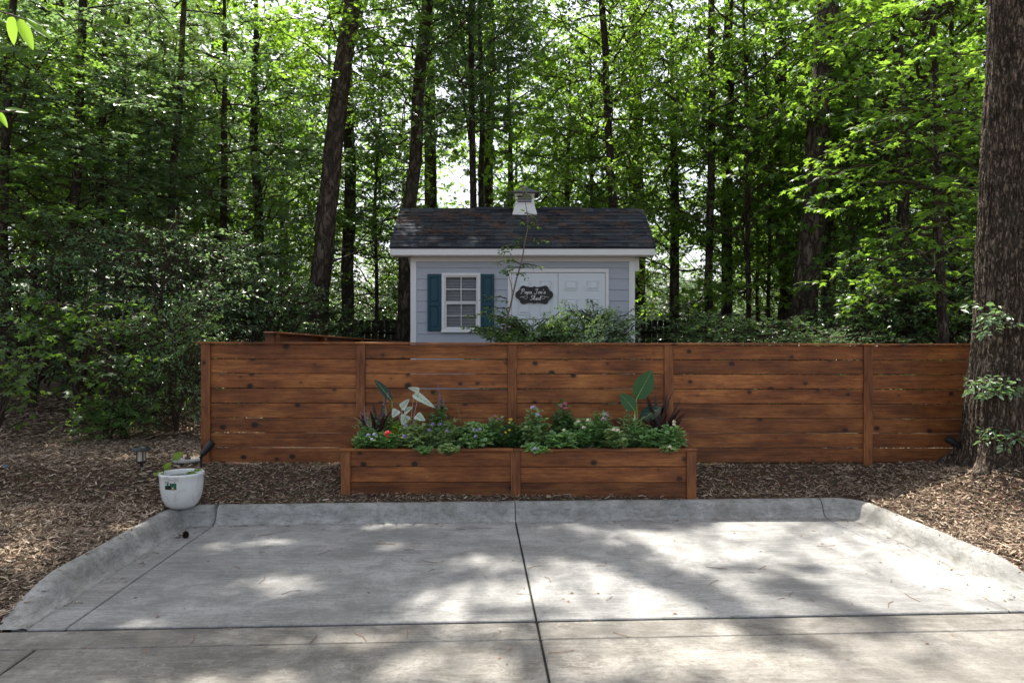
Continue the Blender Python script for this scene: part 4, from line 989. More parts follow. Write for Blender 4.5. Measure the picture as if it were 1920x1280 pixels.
clump('dark_flowering_plant', 1056, .34, .08, WIDE, .045, M['leaf_dark'], 'dark plant with deep red flower heads behind the right half of the planter', 30, (M['pink'], 6, .042, 'dome'), .08)
clump('leafy_plant', 1050, .16, .13, WIDE, .04, M['leaf'], 'low green leafy plant in the right half of the planter', 46, (M['cream'], 1, .03, 'dome'), -.06)
clump('flowering_plant', 1094, .24, .08, WIDE, .042, M['leaf'], 'green plant topped with cream-white bracts right of the middle', 30, (M['cream'], 4, .036, 'dome'), -.02)
clump('leafy_plant', 1130, .15, .10, OVAL, .045, M['leaf_dark'], 'low dark leafy plant between the cream-topped plants', 30, None, -.02)
clump('flowering_plant', 1150, .18, .07, WIDE, .046, M['leaf_pale'], 'bright variegated plant with a cream flower head below the striped leaves', 28, (M['cream'], 3, .034, 'dome'), -.12)
clump('spiked_plant', 1185, .28, .09, SLIM, .042, M['leaf_cool'], 'upright plant with cream flower spikes in front of the big paddle leaves', 30, (M['cream'], 5, .018, 'spike'), -.02)
clump('leafy_plant', 1214, .17, .09, WIDE, .042, M['leaf_cool'], 'blue-green leafy plant at the foot of the dark spiky plant', 30, None, -.04)
clump('flowering_plant', 1255, .20, .09, OVAL, .042, M['leaf'], 'green plant with small white flowers at the right end of the planter', 34, (M['cream'], 3, .030, 'dome'), -.05)
clump('trailing_plant', 845, .06, .07, WIDE, .04, M['leaf_pale'], 'small variegated tuft trailing over the front rim left of centre', 14, None, -.21)
clump('trailing_plant', 800, .05, .06, SLIM, .045, M['leaf'], 'small green tuft trailing over the front rim below the violet flowers', 12, None, -.20)
clump('trailing_plant', 1245, .06, .06, OVAL, .04, M['leaf_pale'], 'small pale tuft trailing over the front rim at the right end', 12, (M['cream'], 2, .03, 'dome'), -.19)
clump('leafy_plant', 1128, .27, .08, STAR, .07, M['leaf_cool'], 'grey-green broad-leafed coleus behind the right half', 14, (M['mauve'], 3, .05, 'dome'), .08)

def blade(L, W, up, out_, az, curl=.5, fold=.25, n=12, base=(0, 0, 0), waist=.0, neck=0.18):
    """broad leaf surface with midrib: starts with a stem of length neck*L"""
    t = np.linspace(0, 1, n); h = np.array([math.cos(az), math.sin(az), 0]); sd = np.array([-h[1], h[0], 0])
    th0 = math.atan2(up, out_); ths = th0 - curl * t ** 1.6; st = np.cumsum(np.stack([np.cos(ths), np.sin(ths)], -1), 0) * L / n
    c = np.array(base) + h * st[:, :1] + np.array([0, 0, 1]) * st[:, 1:]
    w = W * np.sin(np.pi * np.clip(t, 0.0, 1) ** .8) ** .75; w[0] = .002; w[-1] = .001
    nn = -h * np.sin(ths)[:, None] + np.array([0, 0, 1]) * np.cos(ths)[:, None]
    V = []
    for q in range(n): 
        for s in (-1, -.5, 0, .5, 1): V.append(c[q] + sd * s * w[q] / 2 + nn[q] * abs(s) * w[q] * fold * .5)
    i = (np.arange(n - 1)[:, None] * 5 + np.arange(4)[None]).ravel()
    return np.array(V), np.stack([i, i + 1, i + 6, i + 5], -1), c
def veined(name, c0, c1, vein, freq=60., rough=.3, tf=.25):
    t = NT(name); 
    c = t.mix(t.noise(t.coord('Object'), 9, 3), c0, c1); t.base(c, rough, .5); tr = t.N('ShaderNodeBsdfTranslucent'); tr.inputs[0].default_value = (c1[0] * 1.5, c1[1] * 1.8, c1[2], 1)
    w = t.N('ShaderNodeTexWave'); w.inputs['Scale'].default_value = freq / 6; w.bands_direction = 'Z'; t.L(t.coord('Object'), w.inputs['Vector']); t.L(t.bump(w.outputs['Fac'], .3, .004), t.b.inputs['Normal'])
    mx = t.N('ShaderNodeMixShader'); mx.inputs[0].default_value = tf; t.L(t.b.outputs[0], mx.inputs[1]); t.L(tr.outputs[0], mx.inputs[2]); t.L(mx.outputs[0], t.out.inputs[0]); return t.m
M['paddle'] = veined('paddle_leaf', (.010, .055, .010), (.022, .10, .014), None)
M['paddle_dark'] = veined('paddle_leaf_dark', (.006, .026, .014), (.012, .045, .022), None)
M['rib'] = flat('leaf_rib', (.16, .28, .07), .5); M['calad'] = veined('caladium', (.42, .50, .42), (.58, .64, .56), None, 40, .45, .3); M['cvein'] = flat('caladium_vein', (.03, .12, .05), .5)
def flat_leaf(base, tip, W, nrm_, fold=.2, n=14, power=.8, droop=.0, arrow=False):
    """leaf blade from base to tip lying with its face along nrm_"""
    base = np.array(base, float); tip = np.array(tip, float); ax = tip - base; L = np.linalg.norm(ax); d = ax / L; sd = nrm(np.cross(nrm_, d)[None])[0]; nn = np.cross(d, sd)
    t = np.linspace(0, 1, n); w = W * np.sin(np.pi * t ** power) ** .7; w[0] = .006; w[-1] = .001
    if arrow: w = .95 * W * np.minimum(1, .6 + t * 4) * (1 - t ** 1.6) ** .9 + .001
    c = base + ax * t[:, None] - nn * (droop * L * (t - t * t) * -2)[:, None]
    V = [c[q] + sd * s * w[q] / 2 + nn * (abs(s) * w[q] * fold * .5 + .01 * W * math.sin(q * 2.1 + s * 5)) for q in range(n) for s in (-1, -.5, 0, .5, 1)]
    i = (np.arange(n - 1)[:, None] * 5 + np.arange(4)[None]).ravel()
    return np.array(V), np.stack([i, i + 1, i + 6, i + 5], -1), c + nn * .0015
def paddle_plant(px, leaves, label, stems):
    d = 6.95; r = empty('paddle_leaf_plant', P(px, 840, d), label, 'plant'); o = P(px, 840, d)
    for bx, by, tx_, ty_, W, nz, mt, dd in leaves:
        a = P(bx, by, d + dd) - o; b = P(tx_, ty_, d + dd + .02) - o; v, f, c = flat_leaf(a, b, W, np.array(nz, float), droop=.06)
        lf = MB().add(v, f).build('leaf', M[mt], r, True); rb = MB().tube(c - np.array([0, .003, 0]), np.linspace(.004, .0012, len(c)), 5).build('midrib', M['rib'], lf)
        MB().tube(smooth([(0, 0, -.05), tuple(a * .5 + [0.01, 0, 0]), tuple(a)]), .005, 6).build('stem', M['rib'], r)
paddle_plant(1193, [(1193, 748, 1222, 694, .185, (.0, -1, .25), 'paddle', -.1), (1190, 770, 1162, 738, .15, (.3, -1, .4), 'paddle', -.12), (1202, 788, 1240, 763, .17, (0, -.7, .9), 'paddle_dark', -.02)], 'tall plant with three broad glossy green paddle leaves at the right of the planter', 1)
paddle_plant(734, [(735, 752, 702, 711, .085, (.6, -1, .5), 'paddle_dark', 0.0)], 'single dark green paddle leaf rising at the left of the planter', 1)
# caladium
cal = empty('caladium', P(765, 838, 6.85), 'caladium with white green-veined arrow leaves in the left of the planter', 'plant'); co = P(765, 838, 6.85)
for bx, by, tx_, ty_, W, nz in ((776, 738, 806, 758, .10, (.5, -1, .7)), (752, 765, 764, 752, .09, (0, -1, .6)), (745, 768, 738, 779, .10, (-.2, -1, .5)), (758, 772, 770, 765, .09, (.2, -.8, .8)), (762, 778, 756, 792, .11, (0, -1, .3)), (780, 778, 793, 786, .10, (.3, -.9, .6)), (786, 732, 770, 728, .06, (.3, -1, .4))):
    a = P(bx, by, 6.85) - co; b = P(tx_, ty_, 6.83) - co; b = a + (b - a) * 1.35
    v, f, c = flat_leaf(a, b, W, np.array(nz, float), arrow=True, fold=.1); lf = MB().add(v, f).build('leaf', M['calad'], cal, True)
    vn = MB(); vn.tube(c, .0014, 4)
    for q in (3, 5, 7, 9): 
        for s in (0, 4): vn.segs([c[q - 1]], [v[(q + 1) * 5 + s] * .85 + c[q + 1] * .15 + [0, -.001, 0]], .0009, .0006)
    vn.build('veins', M['cvein'], lf); MB().tube(smooth([(0, 0, -.05), tuple(a * .5), tuple(a)]), .0025, 5).build('stem', M['mauve'], cal)
# dark cordylines and grasses
def spiky(name, px, n, L, mat, W, label, spread=.5, d=6.97, cat='plant'):
    r = empty(name, P(px, 846, d), label, cat); mb = MB()
    for q in range(n):
        az = g.uniform(0, 6.28); v, f, c = blade(L * g.uniform(.6, 1.05), W, 1, spread * g.uniform(.1, 1.4), az, g.uniform(.1, .7), .5)
        v[:, 1] = np.minimum(v[:, 1] * .55, .07); mb.add(v, f)
    mb.build('leaves', mat, r, True); return r
spiky('cordyline', 706, 18, .58, M['leaf_purple'], .045, 'black-purple spiky cordyline at the left end of the planter'); spiky('cordyline', 1236, 36, .62, M['leaf_purple'], .045, 'black-purple spiky cordyline behind the paddle leaves at the right', .7)
for px, n, L, lb in ((806, 6, .45, 'thin grass blades behind the caladium'), (870, 3, .5, 'single thin dark grass stalks left of the centre post'), (997, 7, .52, 'tall thin grass blades just right of the centre post'), (1110, 16, .42, 'fan of fine grass blades against the fence in the right half'), (1010, 5, .26, 'short arching grass blades over the low plants at centre')):
    spiky('ornamental_grass', px, n, L, M['leaf_dark'], .007, lb, .6)

# ------------------------------------------------------------ foliage pools
def pool(name, leafm, cnt, **k): return [mesh_pair(name, crown_pair(100 * hash_(name) + s, **k), M[leafm], M['twig']) for s in range(cnt)]
def hash_(s): return sum(ord(c) for c in s)
maple = pool('maple', 'leaf', 3, z0=0, z1=7.5, rad=2.2, n=32, tpl=STAR, size=.13, twig=.8, tsp=.14, lsp=.075)
maple_b = pool('mapleb', 'leaf_bright', 3, z0=0, z1=7.5, rad=2.2, n=32, tpl=STAR, size=.14, twig=.85, tsp=.15, lsp=.08)
oaky = pool('oaky', 'leaf_dark', 2, z0=0, z1=6.5, rad=2.0, n=34, tpl=LOBED, size=.14, twig=.8, tsp=.13, lsp=.08, droop=.1, flat_=.8)
beech = pool('beech', 'leaf_bright', 2, z0=0, z1=7, rad=2.2, n=40, tpl=OVAL, size=.105, twig=.8, tsp=.13, lsp=.055)
cool = pool('coolm', 'leaf_cool', 2, z0=0, z1=6, rad=2.4, n=26, tpl=STAR, size=.12, twig=.9, tsp=.13, lsp=.07, flat_=.32, droop=.15, rise=.15)
def needles_pair(seed, n=30, z1=5.5):
    g = np.random.default_rng(seed); a = MB(); b = MB()
    for i in range(n):
        z = z1 * i / n; az = i * 2.399; L = 1.7 * (1 - .5 * i / n) * g.uniform(.6, 1.1); h = np.array([math.cos(az), math.sin(az), .25])
        p0 = np.array([0, 0, z]); p1 = p0 + h * L; b.segs([p0], [p1], .018, .006)
        for q in range(6):
            f = .35 + .65 * q / 5; c = p0 + h * L * f + g.normal(0, .12, 3); b.segs([p0 + h * L * (f - .1)], [c], .006, .004)
            m = 70; dd = nrm(g.normal(0, 1, (m, 3)) + h * .6); a.leaves(NEED, np.repeat(c[None], m, 0) + dd * .01, dd, g.normal(0, 1, (m, 3)), .24)
    return a, b
needle = [mesh_pair('needle', needles_pair(s), M['needle'], M['twig']) for s in (1, 2)]

def bush_pair(seed, w, h, n, tpl, size, tsp=.09, lsp=.04, twig=.42, flat_=.6, z0=.1):
    g = np.random.default_rng(seed); a = MB(); b = MB()
    for i in range(n):
        f = g.random() ** .8; z = z0 + h * f * .85; r = w * math.sqrt(max(.08, 1 - (f * 1.05 - .25) ** 2 * 1.2)) ; az = g.uniform(0, 6.28); st = g.uniform(0, .45) * r
        p = np.array([math.cos(az) * st, math.sin(az) * st, z]); limb_foliage(a, b, p, az + g.normal(0, .5), max(.3, (r - st) * g.uniform(.6, 1.1)), g.uniform(.1, .9), tpl, size, .010, twig, tsp, lsp, .2, flat_, g, None, .15)
    for i in range(9):
        az = g.uniform(0, 6.28); t = np.linspace(0, 1, 8)[:, None]; top_ = np.array([math.cos(az) * w * .5, math.sin(az) * w * .5, h * g.uniform(.6, .95)]); pts = top_ * t ** np.array([1.3, 1.3, .9]) + g.normal(0, .02, (8, 3)); b.segs(pts[:-1], pts[1:], np.linspace(.022, .008, 7), np.linspace(.02, .006, 7), k=5)
    return a, b
bushes = {'privet': [mesh_pair('privet', bush_pair(s, 1.25, 2.6, 120, OVAL, .050), M['leaf_cool'], M['twig']) for s in (1, 2)],
          'holly': [mesh_pair('holly', bush_pair(s, 1.1, 1.9, 110, OVAL, .058), M['leaf_dark'], M['twig']) for s in (3, 4)],
          'gum': [mesh_pair('gum', bush_pair(s, .7, 1.5, 40, STAR, .10, .10, .07, .45, .4), M['leaf'], M['twig']) for s in (5, 6)],
          'low': [mesh_pair('low', bush_pair(s, .8, .9, 70, WIDE, .06), M['leaf'], M['twig']) for s in (7,)]}
def attach(parent, pair, names, loc, scale, rz):
    for me, nm in zip(pair, names):
        o = bpy.data.objects.new(nm, me); COL.objects.link(o); o.parent = parent; o.location = tuple(float(a) for a in loc); o.scale = scale if isinstance(scale, tuple) else (scale,) * 3; o.rotation_euler = (0, 0, rz)

def trunk_mesh(base, pts, rad, mat, parent, sides=18, rings=46, amp=.06, flare=.35, name='trunk', seed=0):
    pts = np.array(pts, float); g = np.random.default_rng(seed); t0 = np.linspace(0, 1, len(pts)); t = np.linspace(0, 1, rings)
    c = np.stack([np.interp(t, t0, pts[:, k]) for k in range(3)], -1); r0 = np.interp(t, t0, rad)
    Ltot = np.linalg.norm(pts[-1] - pts[0]); wob = np.stack([fbm(t * Ltot * .35 + seed * 3.3, t * 0 + 5), fbm(t * Ltot * .35 + 9 + seed, t * 0 + 7)], -1) - .5; c[:, :2] += wob * .22 * np.clip(t * 6, 0, 1)[:, None]
    hgt = t * Ltot; fl = 1 + flare * np.exp(-hgt / .35)
    ang = np.arange(sides) * 2 * math.pi / sides
    rr = (r0 * fl)[:, None] * (1 + amp * (fbm(ang[None] * 2.2 + seed + 0 * t[:, None], hgt[:, None] * 1.6, 3) - .5) * 2)
    V = c[:, None] + np.stack([rr * np.cos(ang), rr * np.sin(ang), 0 * rr], -1)
    mb = MB(); i = np.arange(rings - 1)[:, None] * sides; j = np.arange(sides)[None]; j2 = (j + 1) % sides
    mb.add(V, np.stack([i + j, i + j2, i + sides + j2, i + sides + j], -1).reshape(-1, 4))
    for _ in range(5):   # dead stubs / thin bare branches
        q = int(g.uniform(.2, .9) * rings); az = g.uniform(0, 6.28); L = g.uniform(.2, 1.4); h = np.array([math.cos(az), math.sin(az), g.uniform(-.1, .5)]); mb.segs([c[q]], [c[q] + h * L], .02, .006, k=4); mb.segs([c[q] + h * L], [c[q] + h * L + np.array([h[1], -h[0], .4]) * L * .4], .006, .003, k=4)
    return mb.build(name, M[mat], parent, True)

# ------------------------------------------------------------ trees with named trunks: (base px, top px at y=0, width px, depth, bark, label, crown list[(pool, z-start, scale)], height)
TREES = [
 (124, 152, 17, 11.5, 'bark', 'dark slim trunk nearest the left edge rising through pale leafy sprays', [('cool', 2.2, .8)], 12),
 (100, 106, 17, 17, 'bark_pine', 'greyish straight pine trunk just left of the dark slim trunk at far left', [('maple', 3.5, 1.1)], 14),
 (222, 232, 14, 15, 'bark', 'thin dark trunk left of the needled young pine', [('cool', 2.6, .9)], 12),
 (316, 332, 13, 12.5, 'bark_pine', 'young pine with long needles and a thin trunk at left', [('needle', 3.2, 1.)], 10),
 (372, 362, 22, 24, 'bark_pine', 'distant grey trunk between the needled pine and the thick grey trunk', [('beech', 4.5, 1.3)], 16),
 (412, 408, 28, 21, 'bark_pine', 'thick distant grey trunk right of the needled pine', [('maple_b', 4.5, 1.2)], 16),
 (572, 664, 36, 13.2, 'bark_pine', 'big pine trunk leaning right, left of the shed', [('maple_b', 5.2, .75)], 15),
 (654, 652, 22, 16.5, 'bark', 'straight dark trunk just right of the leaning pine', [('cool', 2.6, .7)], 15),
 (748, 800, 25, 15, 'bark_pine', 'dark leaning trunk beside the left corner of the shed', [('oaky', 4.6, .85)], 15),
 (803, 803, 24, 20, 'bark_pine', 'grey straight trunk rising behind the left end of the shed roof', [('maple_b', 5.5, 1.1)], 17),
 (886, 878, 13, 16, 'bark', 'thin light-brown trunk left of the cupola', [('oaky', 5.2, .8)], 13),
 (901, 902, 11, 18, 'bark', 'thinnest of the three close trunks left of the cupola', [('maple', 6., .8)], 14),
 (915, 918, 19, 21, 'bark_pine', 'thicker trunk of the three close ones left of the cupola', [('maple', 6.5, 1.)], 16),
 (1165, 1128, 15, 15.5, 'bark', 'slim curved trunk with side branches rising behind the right part of the shed roof', [('beech', 3.6, .9)], 14),
 (1197, 1190, 29, 20, 'bark_pine', 'broad straight trunk behind the right end of the shed roof', [('maple', 5.5, 1.1)], 17),
 (1328, 1338, 14, 16, 'bark_pine', 'straight slender trunk against a bright sky gap right of the shed', [], 15),
 (1362, 1372, 19, 17, 'bark', 'dark trunk with a fork right of the slender one in the sky gap', [('maple_b', 2., .8)], 15),
 (1470, 1466, 24, 17, 'bark', 'dark upright trunk left of the largest leaning pine', [('maple', 4., 1.)], 15),
 (1502, 1553, 44, 13.6, 'bark_pine', 'largest leaning pine with plated bark right of the shed', [], 15),
 (1556, 1562, 24, 18, 'bark', 'dark trunk partly hidden behind the largest leaning pine', [('maple_b', 4.2, 1.1)], 16),
 (1540, 1600, 11, 15, 'bark', 'thin bent trunk right of the largest leaning pine', [('beech', 2., .7)], 9),
 (1442, 1440, 7, 16, 'bark', 'very thin sapling trunk left of the dark upright trunk', [('beech', 1.5, .6)], 8),
 (1420, 1428, 7, 18, 'bark', 'very thin sapling trunk right of the forked dark trunk', [('maple_b', 1.5, .6)], 8),
 (1712, 1680, 22, 13, 'bark', 'dark leaning trunk in deep shade left of the big foreground tree', [], 9),
 (1610, 1575, 8, 19, 'bark', 'thin slanting trunk in the bright gap right of the large pine', [('maple_b', 2.4, .8)], 9),
 (20, 8, 16, 10.5, 'bark', 'dark trunk cut by the left edge of the view', [('maple', 2.0, .9)], 9),
 (60, 66, 12, 14, 'bark', 'thin dark trunk between the left edge and the dark slim trunk', [('maple', 2.0, .9)], 11),
 (612, 618, 8, 18, 'bark', 'thin trunk behind the leaning pine in the woods', [('maple_b', 2.4, 1.)], 11),
 (700, 712, 7, 17, 'bark', 'thin trunk between the straight dark trunk and the shed', [('beech', 1.4, .7)], 8),
]
POOLS = {'maple': maple, 'maple_b': maple_b, 'oaky': oaky, 'beech': beech, 'cool': cool, 'needle': needle}
treeinfo = {}
for n_, (bp, tp, w, d, bark, lb, crowns, H) in enumerate(TREES):
    x0 = (bp - 960) * d / F; z0 = zg(x0, d); zt0 = CH + 640 * d / F; x1 = (tp - 960) * d / F; sl_ = (x1 - x0) / (zt0 - z0 - .1)
    r = w * d / F / 2; tr = empty('tree', (x0, d, z0), lb, 'tree')
    top = (sl_ * H, .3, H); trunk_mesh(None, [(0, 0, -.2), (sl_ * H * .25, .05, H * .25), (sl_ * H * .6, .1, H * .6), top], [r * 1.12, r, r * .8, r * .35], bark, tr, seed=n_)
    treeinfo[n_] = (tr, x0, d, z0, sl_, H, r)
    for q, (pn_, zs_, sc) in enumerate(crowns):
        pr2 = POOLS[pn_][(n_ + q) % len(POOLS[pn_])]; hmax = max(3., (d - 7.2) / .6 - z0); szz = min(sc, (hmax - zs_) / 7.6) if hmax - zs_ < 7.6 * sc else sc
        attach(tr, pr2, ('crown', 'branches'), (sl_ * zs_, .05, zs_), (sc, sc, max(.45, szz)), n_ * 1.7)
# unseen canopy added on the tall trees, pruned so its gaps give sun patches
def shade_canopy(idx, n, zlo, zhi, reach, azr, tpl, size, mat, seed):
    tr, x0, d, z0, sl_, H, r = treeinfo[idx]; g = np.random.default_rng(seed); a = MB(); b = MB(); PRUNE_ORG[0] = np.array([x0, d, z0])
    for q in range(n):
        zz = g.uniform(zlo, zhi); az = R(g.uniform(*azr)); L = reach * g.uniform(.45, 1.1)
        limb_foliage(a, b, np.array([sl_ * zz, .05, zz]), az, L, g.uniform(.0, .35), tpl, size, .032, 1.5, .17, .085, .25, .4, g, keep_leaf)
    a.build('shade_crown', M[mat], tr); b.build('branches', M['bark'], tr)
shade_canopy(6, 60, 8.5, 12.5, 6.6, (210, 360), STAR, .17, 'leaf', 1)
shade_canopy(8, 60, 8.8, 13, 7.4, (200, 340), STAR, .17, 'leaf', 2)
shade_canopy(0, 70, 8.0, 11, 4.6, (150, 380), STAR, .17, 'leaf', 3)
shade_canopy(3, 40, 8.5, 10, 4.5, (180, 360), STAR, .16, 'leaf', 4)
shade_canopy(10, 50, 9.5, 12.5, 7.5, (200, 340), STAR, .17, 'leaf', 15)
shade_canopy(13, 45, 9.2, 12.5, 7.5, (215, 320), STAR, .17, 'leaf', 16)
shade_canopy(11, 60, 9.5, 13.5, 6.2, (150, 390), OVAL, .16, 'leaf_bright', 5)
shade_canopy(15, 50, 9.5, 13.5, 5.5, (130, 300), STAR, .17, 'leaf', 6)
shade_canopy(18, 50, 9, 13.5, 5.2, (120, 330), STAR, .17, 'leaf', 7)

# understory fill: trees nothing tells apart
g = np.random.default_rng(77); gi = 0
def fill(px, d, kind, zs_, sc, H, lb, grp, lean=0.):
    global gi
    x0 = (px - 960) * d / F; z0 = zg(x0, d); tr = empty('understory_tree', (x0, d, z0), lb, 'tree', grp); r = g.uniform(.04, .11)
    trunk_mesh(None, [(0, 0, -.2), (lean * H * .5, 0, H * .5), (lean * H, .1, H)], [r * 1.2, r, r * .3], 'bark', tr, sides=8, rings=14, seed=gi + 50)
    hmax = (d - 7.2) / .6 - z0; sz = min(sc, max(.3, (hmax - zs_) / 7.6)); attach(tr, POOLS[kind][gi % len(POOLS[kind])], ('crown', 'branches'), (lean * zs_, 0, zs_), (sc, sc, sz), g.uniform(0, 6.28)); gi += 1
kinds = ['maple', 'maple_b', 'beech', 'maple_b']
LBN = 'slender leafy tree in the near rank of the woods behind the fence'; LBF = 'hazy bright green tree deep in the background woods'
for px, d in ((190, 12.6), (280, 16), (420, 14), (490, 15.5), (540, 19), (350, 21), (250, 20), (955, 20), (1060, 19), (1105, 17.5), (1260, 17), (1400, 15), (1600, 15.5), (1660, 13.5), (1780, 13), (1860, 14.5), (1940, 13), (-40, 12), (350, 19), (150, 19), (1500, 20), (1740, 18)):
    fill(px + g.normal(0, 6), d, ['cool', 'beech', 'cool', 'maple_b'][gi % 4] if px < 600 else kinds[gi % 4], g.uniform(1.0, 2.6), g.uniform(.85, 1.1), 8.5, LBN, 'leafy trees in the near rank of the woods')
for q in range(40):
    px = -150 + 2220 * (q + g.random()) / 40; d = g.uniform(26, 44)
    if (600 < px < 1010 or 1240 < px < 1350) and q % 4: continue
    if px < 500 and q % 2: continue
    fill(px, d, ['maple_b', 'beech'][q % 2], g.uniform(.3, 2.5), g.uniform(1.2, 1.7), g.uniform(9, 13), LBF, 'bright trees deep in the background woods')
for q in range(40):
    px = -100 + 2120 * (q + g.random()) / 40; d = g.uniform(18, 30); x0 = (px - 960) * d / F; z0 = zg(x0, d)
    o = empty('undergrowth_shrub', (x0, d, z0), 'leafy shrub low in the background woods', 'shrub', 'shrubs low in the background woods'); attach(o, bushes['privet' if q % 2 else 'holly'][q // 2 % 2], ('foliage', 'stems'), (0, 0, 0), (1.5, 1.5, g.uniform(.9, 1.3)), g.uniform(0, 6.28))

# ------------------------------------------------------------ shrubs
def shrub(px, d, kind, i_, sc, lb, name='shrub', dz=0):
    x0 = (px - 960) * d / F; o = empty(name, (x0, d, zg(x0, d) + dz), lb, 'shrub'); attach(o, bushes[kind][i_ % len(bushes[kind])], ('foliage', 'stems'), (0, 0, 0), sc, px * .7)
shrub(300, 10.2, 'privet', 0, (1.15, 1., 1.08), 'tall grey-green small-leafed shrub left of the fence end')
shrub(175, 10.6, 'privet', 1, (1.1, 1., 1.0), 'grey-green shrub left of the tallest small-leafed one')
shrub(400, 11.2, 'privet', 1, (1.1, 1., .98), 'grey-green small-leafed shrub rising behind the left end of the fence')
shrub(60, 9.6, 'holly', 0, (1.1, 1., 1.1), 'dark shrub at the far left behind the mulch')
shrub(505, 11.6, 'holly', 1, (1.2, 1., 1.05), 'dark glossy shrub above the left part of the fence')
shrub(600, 14.8, 'holly', 0, (1., 1., .8), 'dark glossy shrub between the side fence and the leaning pine')
shrub(330, 8.5, 'holly', 1, (.75, .6, .85), 'dense dark shrub touching the left end post of the fence')
shrub(150, 8.9, 'gum', 0, (1.2, 1., 1.1), 'dark shrub with lobed leaves above the shaded mulch')
shrub(232, 8.15, 'gum', 1, (1.0, .9, 1.0), 'young lobed-leaf sapling bush in front of the shrubs near the path light')
shrub(205, 8.0, 'low', 0, (.5, .5, .45), 'low leafy plant at the foot of the lobed-leaf sapling')
shrub(-10, 7.6, 'gum', 0, (.75, .7, .75), 'lobed-leaf sapling cut by the left edge of the view')
shrub(1430, 10.3, 'holly', 0, (1.1, 1., .72), 'glossy shrub above the fence below the largest leaning pine')
shrub(1540, 10.6, 'privet', 0, (1.1, 1., .46), 'small-leafed shrub over the fence right of the largest pine')
shrub(1330, 12.5, 'holly', 1, (1., 1., .72), 'dark shrub right of the shed corner')
shrub(1640, 12.0, 'holly', 0, (1.25, 1., 1.15), 'deep shaded shrub between the large pine and the foreground tree')
shrub(1790, 11.6, 'holly', 1, (1.35, 1.1, 1.25), 'very dark tall shrub just left of the foreground tree')
shrub(1765, 9.2, 'low', 0, (.8, .7, .9), 'light-leafed shrub just above the fence near the foreground tree')
shrub(1900, 11, 'holly', 0, (1.2, 1., 1.2), 'dark shrub behind the foreground tree at the right edge')
# mounded shrub and sapling in front of the shed doors
for px, sc, lb in ((1000, (.86, .5, .74), 'bushy green shrub in front of the left shed door'), (1112, (.72, .5, .84), 'arching mounded shrub in front of the right shed door')):
    d = 10.6; x0 = (px - 960) * d / F; o = empty('door_shrub', (x0, d, zg(x0, d)), lb, 'shrub'); pr3 = mesh_pair('doorshrub', bush_pair(px, 1.15, 1.75, 170, OVAL, .066, .08, .033, .45, .5), M['leaf_cool' if px > 1050 else 'leaf'], M['twig']); attach(o, pr3, ('foliage', 'stems'), (0, 0, 0), sc[0] if False else sc, 0)
d = 10.4; base = P(945, 700, d); sp = empty('sapling', (base[0], base[1], zg(base[0], base[1])), 'thin young sapling with sparse leaf clusters rising in front of the shed', 'tree'); zb_ = zg(base[0], base[1])
path = [np.array([0, 0, 0])] + [P(px, py, d) - np.array([base[0], base[1], zb_]) for px, py in ((947, 625), (958, 570), (968, 525), (978, 490), (984, 455), (990, 420), (986, 385), (978, 345))]
pth = np.array(smooth(path)); MB().tube(pth, np.linspace(.017, .004, len(pth)), 7).build('trunk', M['sapbark'], sp, True)
a = MB(); b = MB(); g = np.random.default_rng(4)
def near_p(px, py): return P(px, py, d) - np.array([base[0], base[1], zb_])
b.tube([near_p(962, 550), near_p(955, 520), near_p(951, 508)], .005, 5)
for px, py, az, L in ((978, 495, 170, .38), (978, 497, 10, .28), (984, 500, 200, .3), (988, 462, 170, .32), (988, 455, 5, .24), (990, 445, 150, .2), (989, 420, 20, .16), (989, 418, 160, .12), (951, 510, 120, .1), (951, 508, 60, .08), (984, 400, 20, .12), (980, 370, 200, .14), (980, 365, 30, .15), (978, 350, 90, .1), (968, 515, 320, .2), (955, 472, 200, .12), (950, 590, 180, .5), (955, 575, 150, .4), (950, 560, 220, .35), (957, 600, 10, .5), (947, 630, 190, .55)):
    limb_foliage(a, b, near_p(px, py), R(az), L, .2, OVAL, .055, .005, .22, .055, .035, .2, .5, g)
a.build('crown', M['leaf'], sp); b.build('branches', M['twig'], sp)

# ------------------------------------------------------------ foreground tree on the right
ct = 6.8
edge = [(0, 1862), (150, 1858), (250, 1851), (400, 1845), (550, 1838), (650, 1831), (700, 1825), (760, 1817), (820, 1815), (860, 1812), (890, 1800)]
base = P(1873, 872, ct); big = empty('large_tree', (base[0], base[1], .3), 'large rough-barked tree rising at the right edge in front of the fence end', 'tree')
zs_ = np.array([CH - (y - 640) * ct / F for y, _ in edge][::-1]); ls_ = np.array([(x - 960) * ct / F for _, x in edge][::-1])
rings, sides = 420, 230; z = np.concatenate([np.linspace(.1, 3.2, 300), np.linspace(3.2, 9.5, 120)[1:]]); rings = len(z)
rad = np.interp(z, [.1, .35, .5, .8, 1.2, 1.6, 2.4, 4.8, 9.5], [.42, .335, .30, .275, .24, .205, .20, .19, .12]); left = np.interp(z, zs_, ls_); cxx = left + rad; cxx = np.where(z > 4.8, cxx[np.searchsorted(z, 4.8)], cxx)
ang = np.arange(sides) * 2 * math.pi / sides
A_, Z_ = np.meshgrid(ang, z)
u_ = A_ / (2 * math.pi)
wr = (fbm(A_ * 2.5, Z_ * 3, 3) - .5) * 1.2
ridge = np.abs(((vnoise(np.cos(A_) * 15 + wr * 1.2 + 40, np.sin(A_) * 15 + Z_ * 1.1 + 40)) + .5 * vnoise(np.cos(A_) * 21 + 80, np.sin(A_) * 21 + Z_ * 3.5 + 80)) / 1.5 - .5) * 2
disp = .022 * (1 - ridge) ** 2 - .008 + .010 * vnoise(A_ * 24, Z_ * 9)
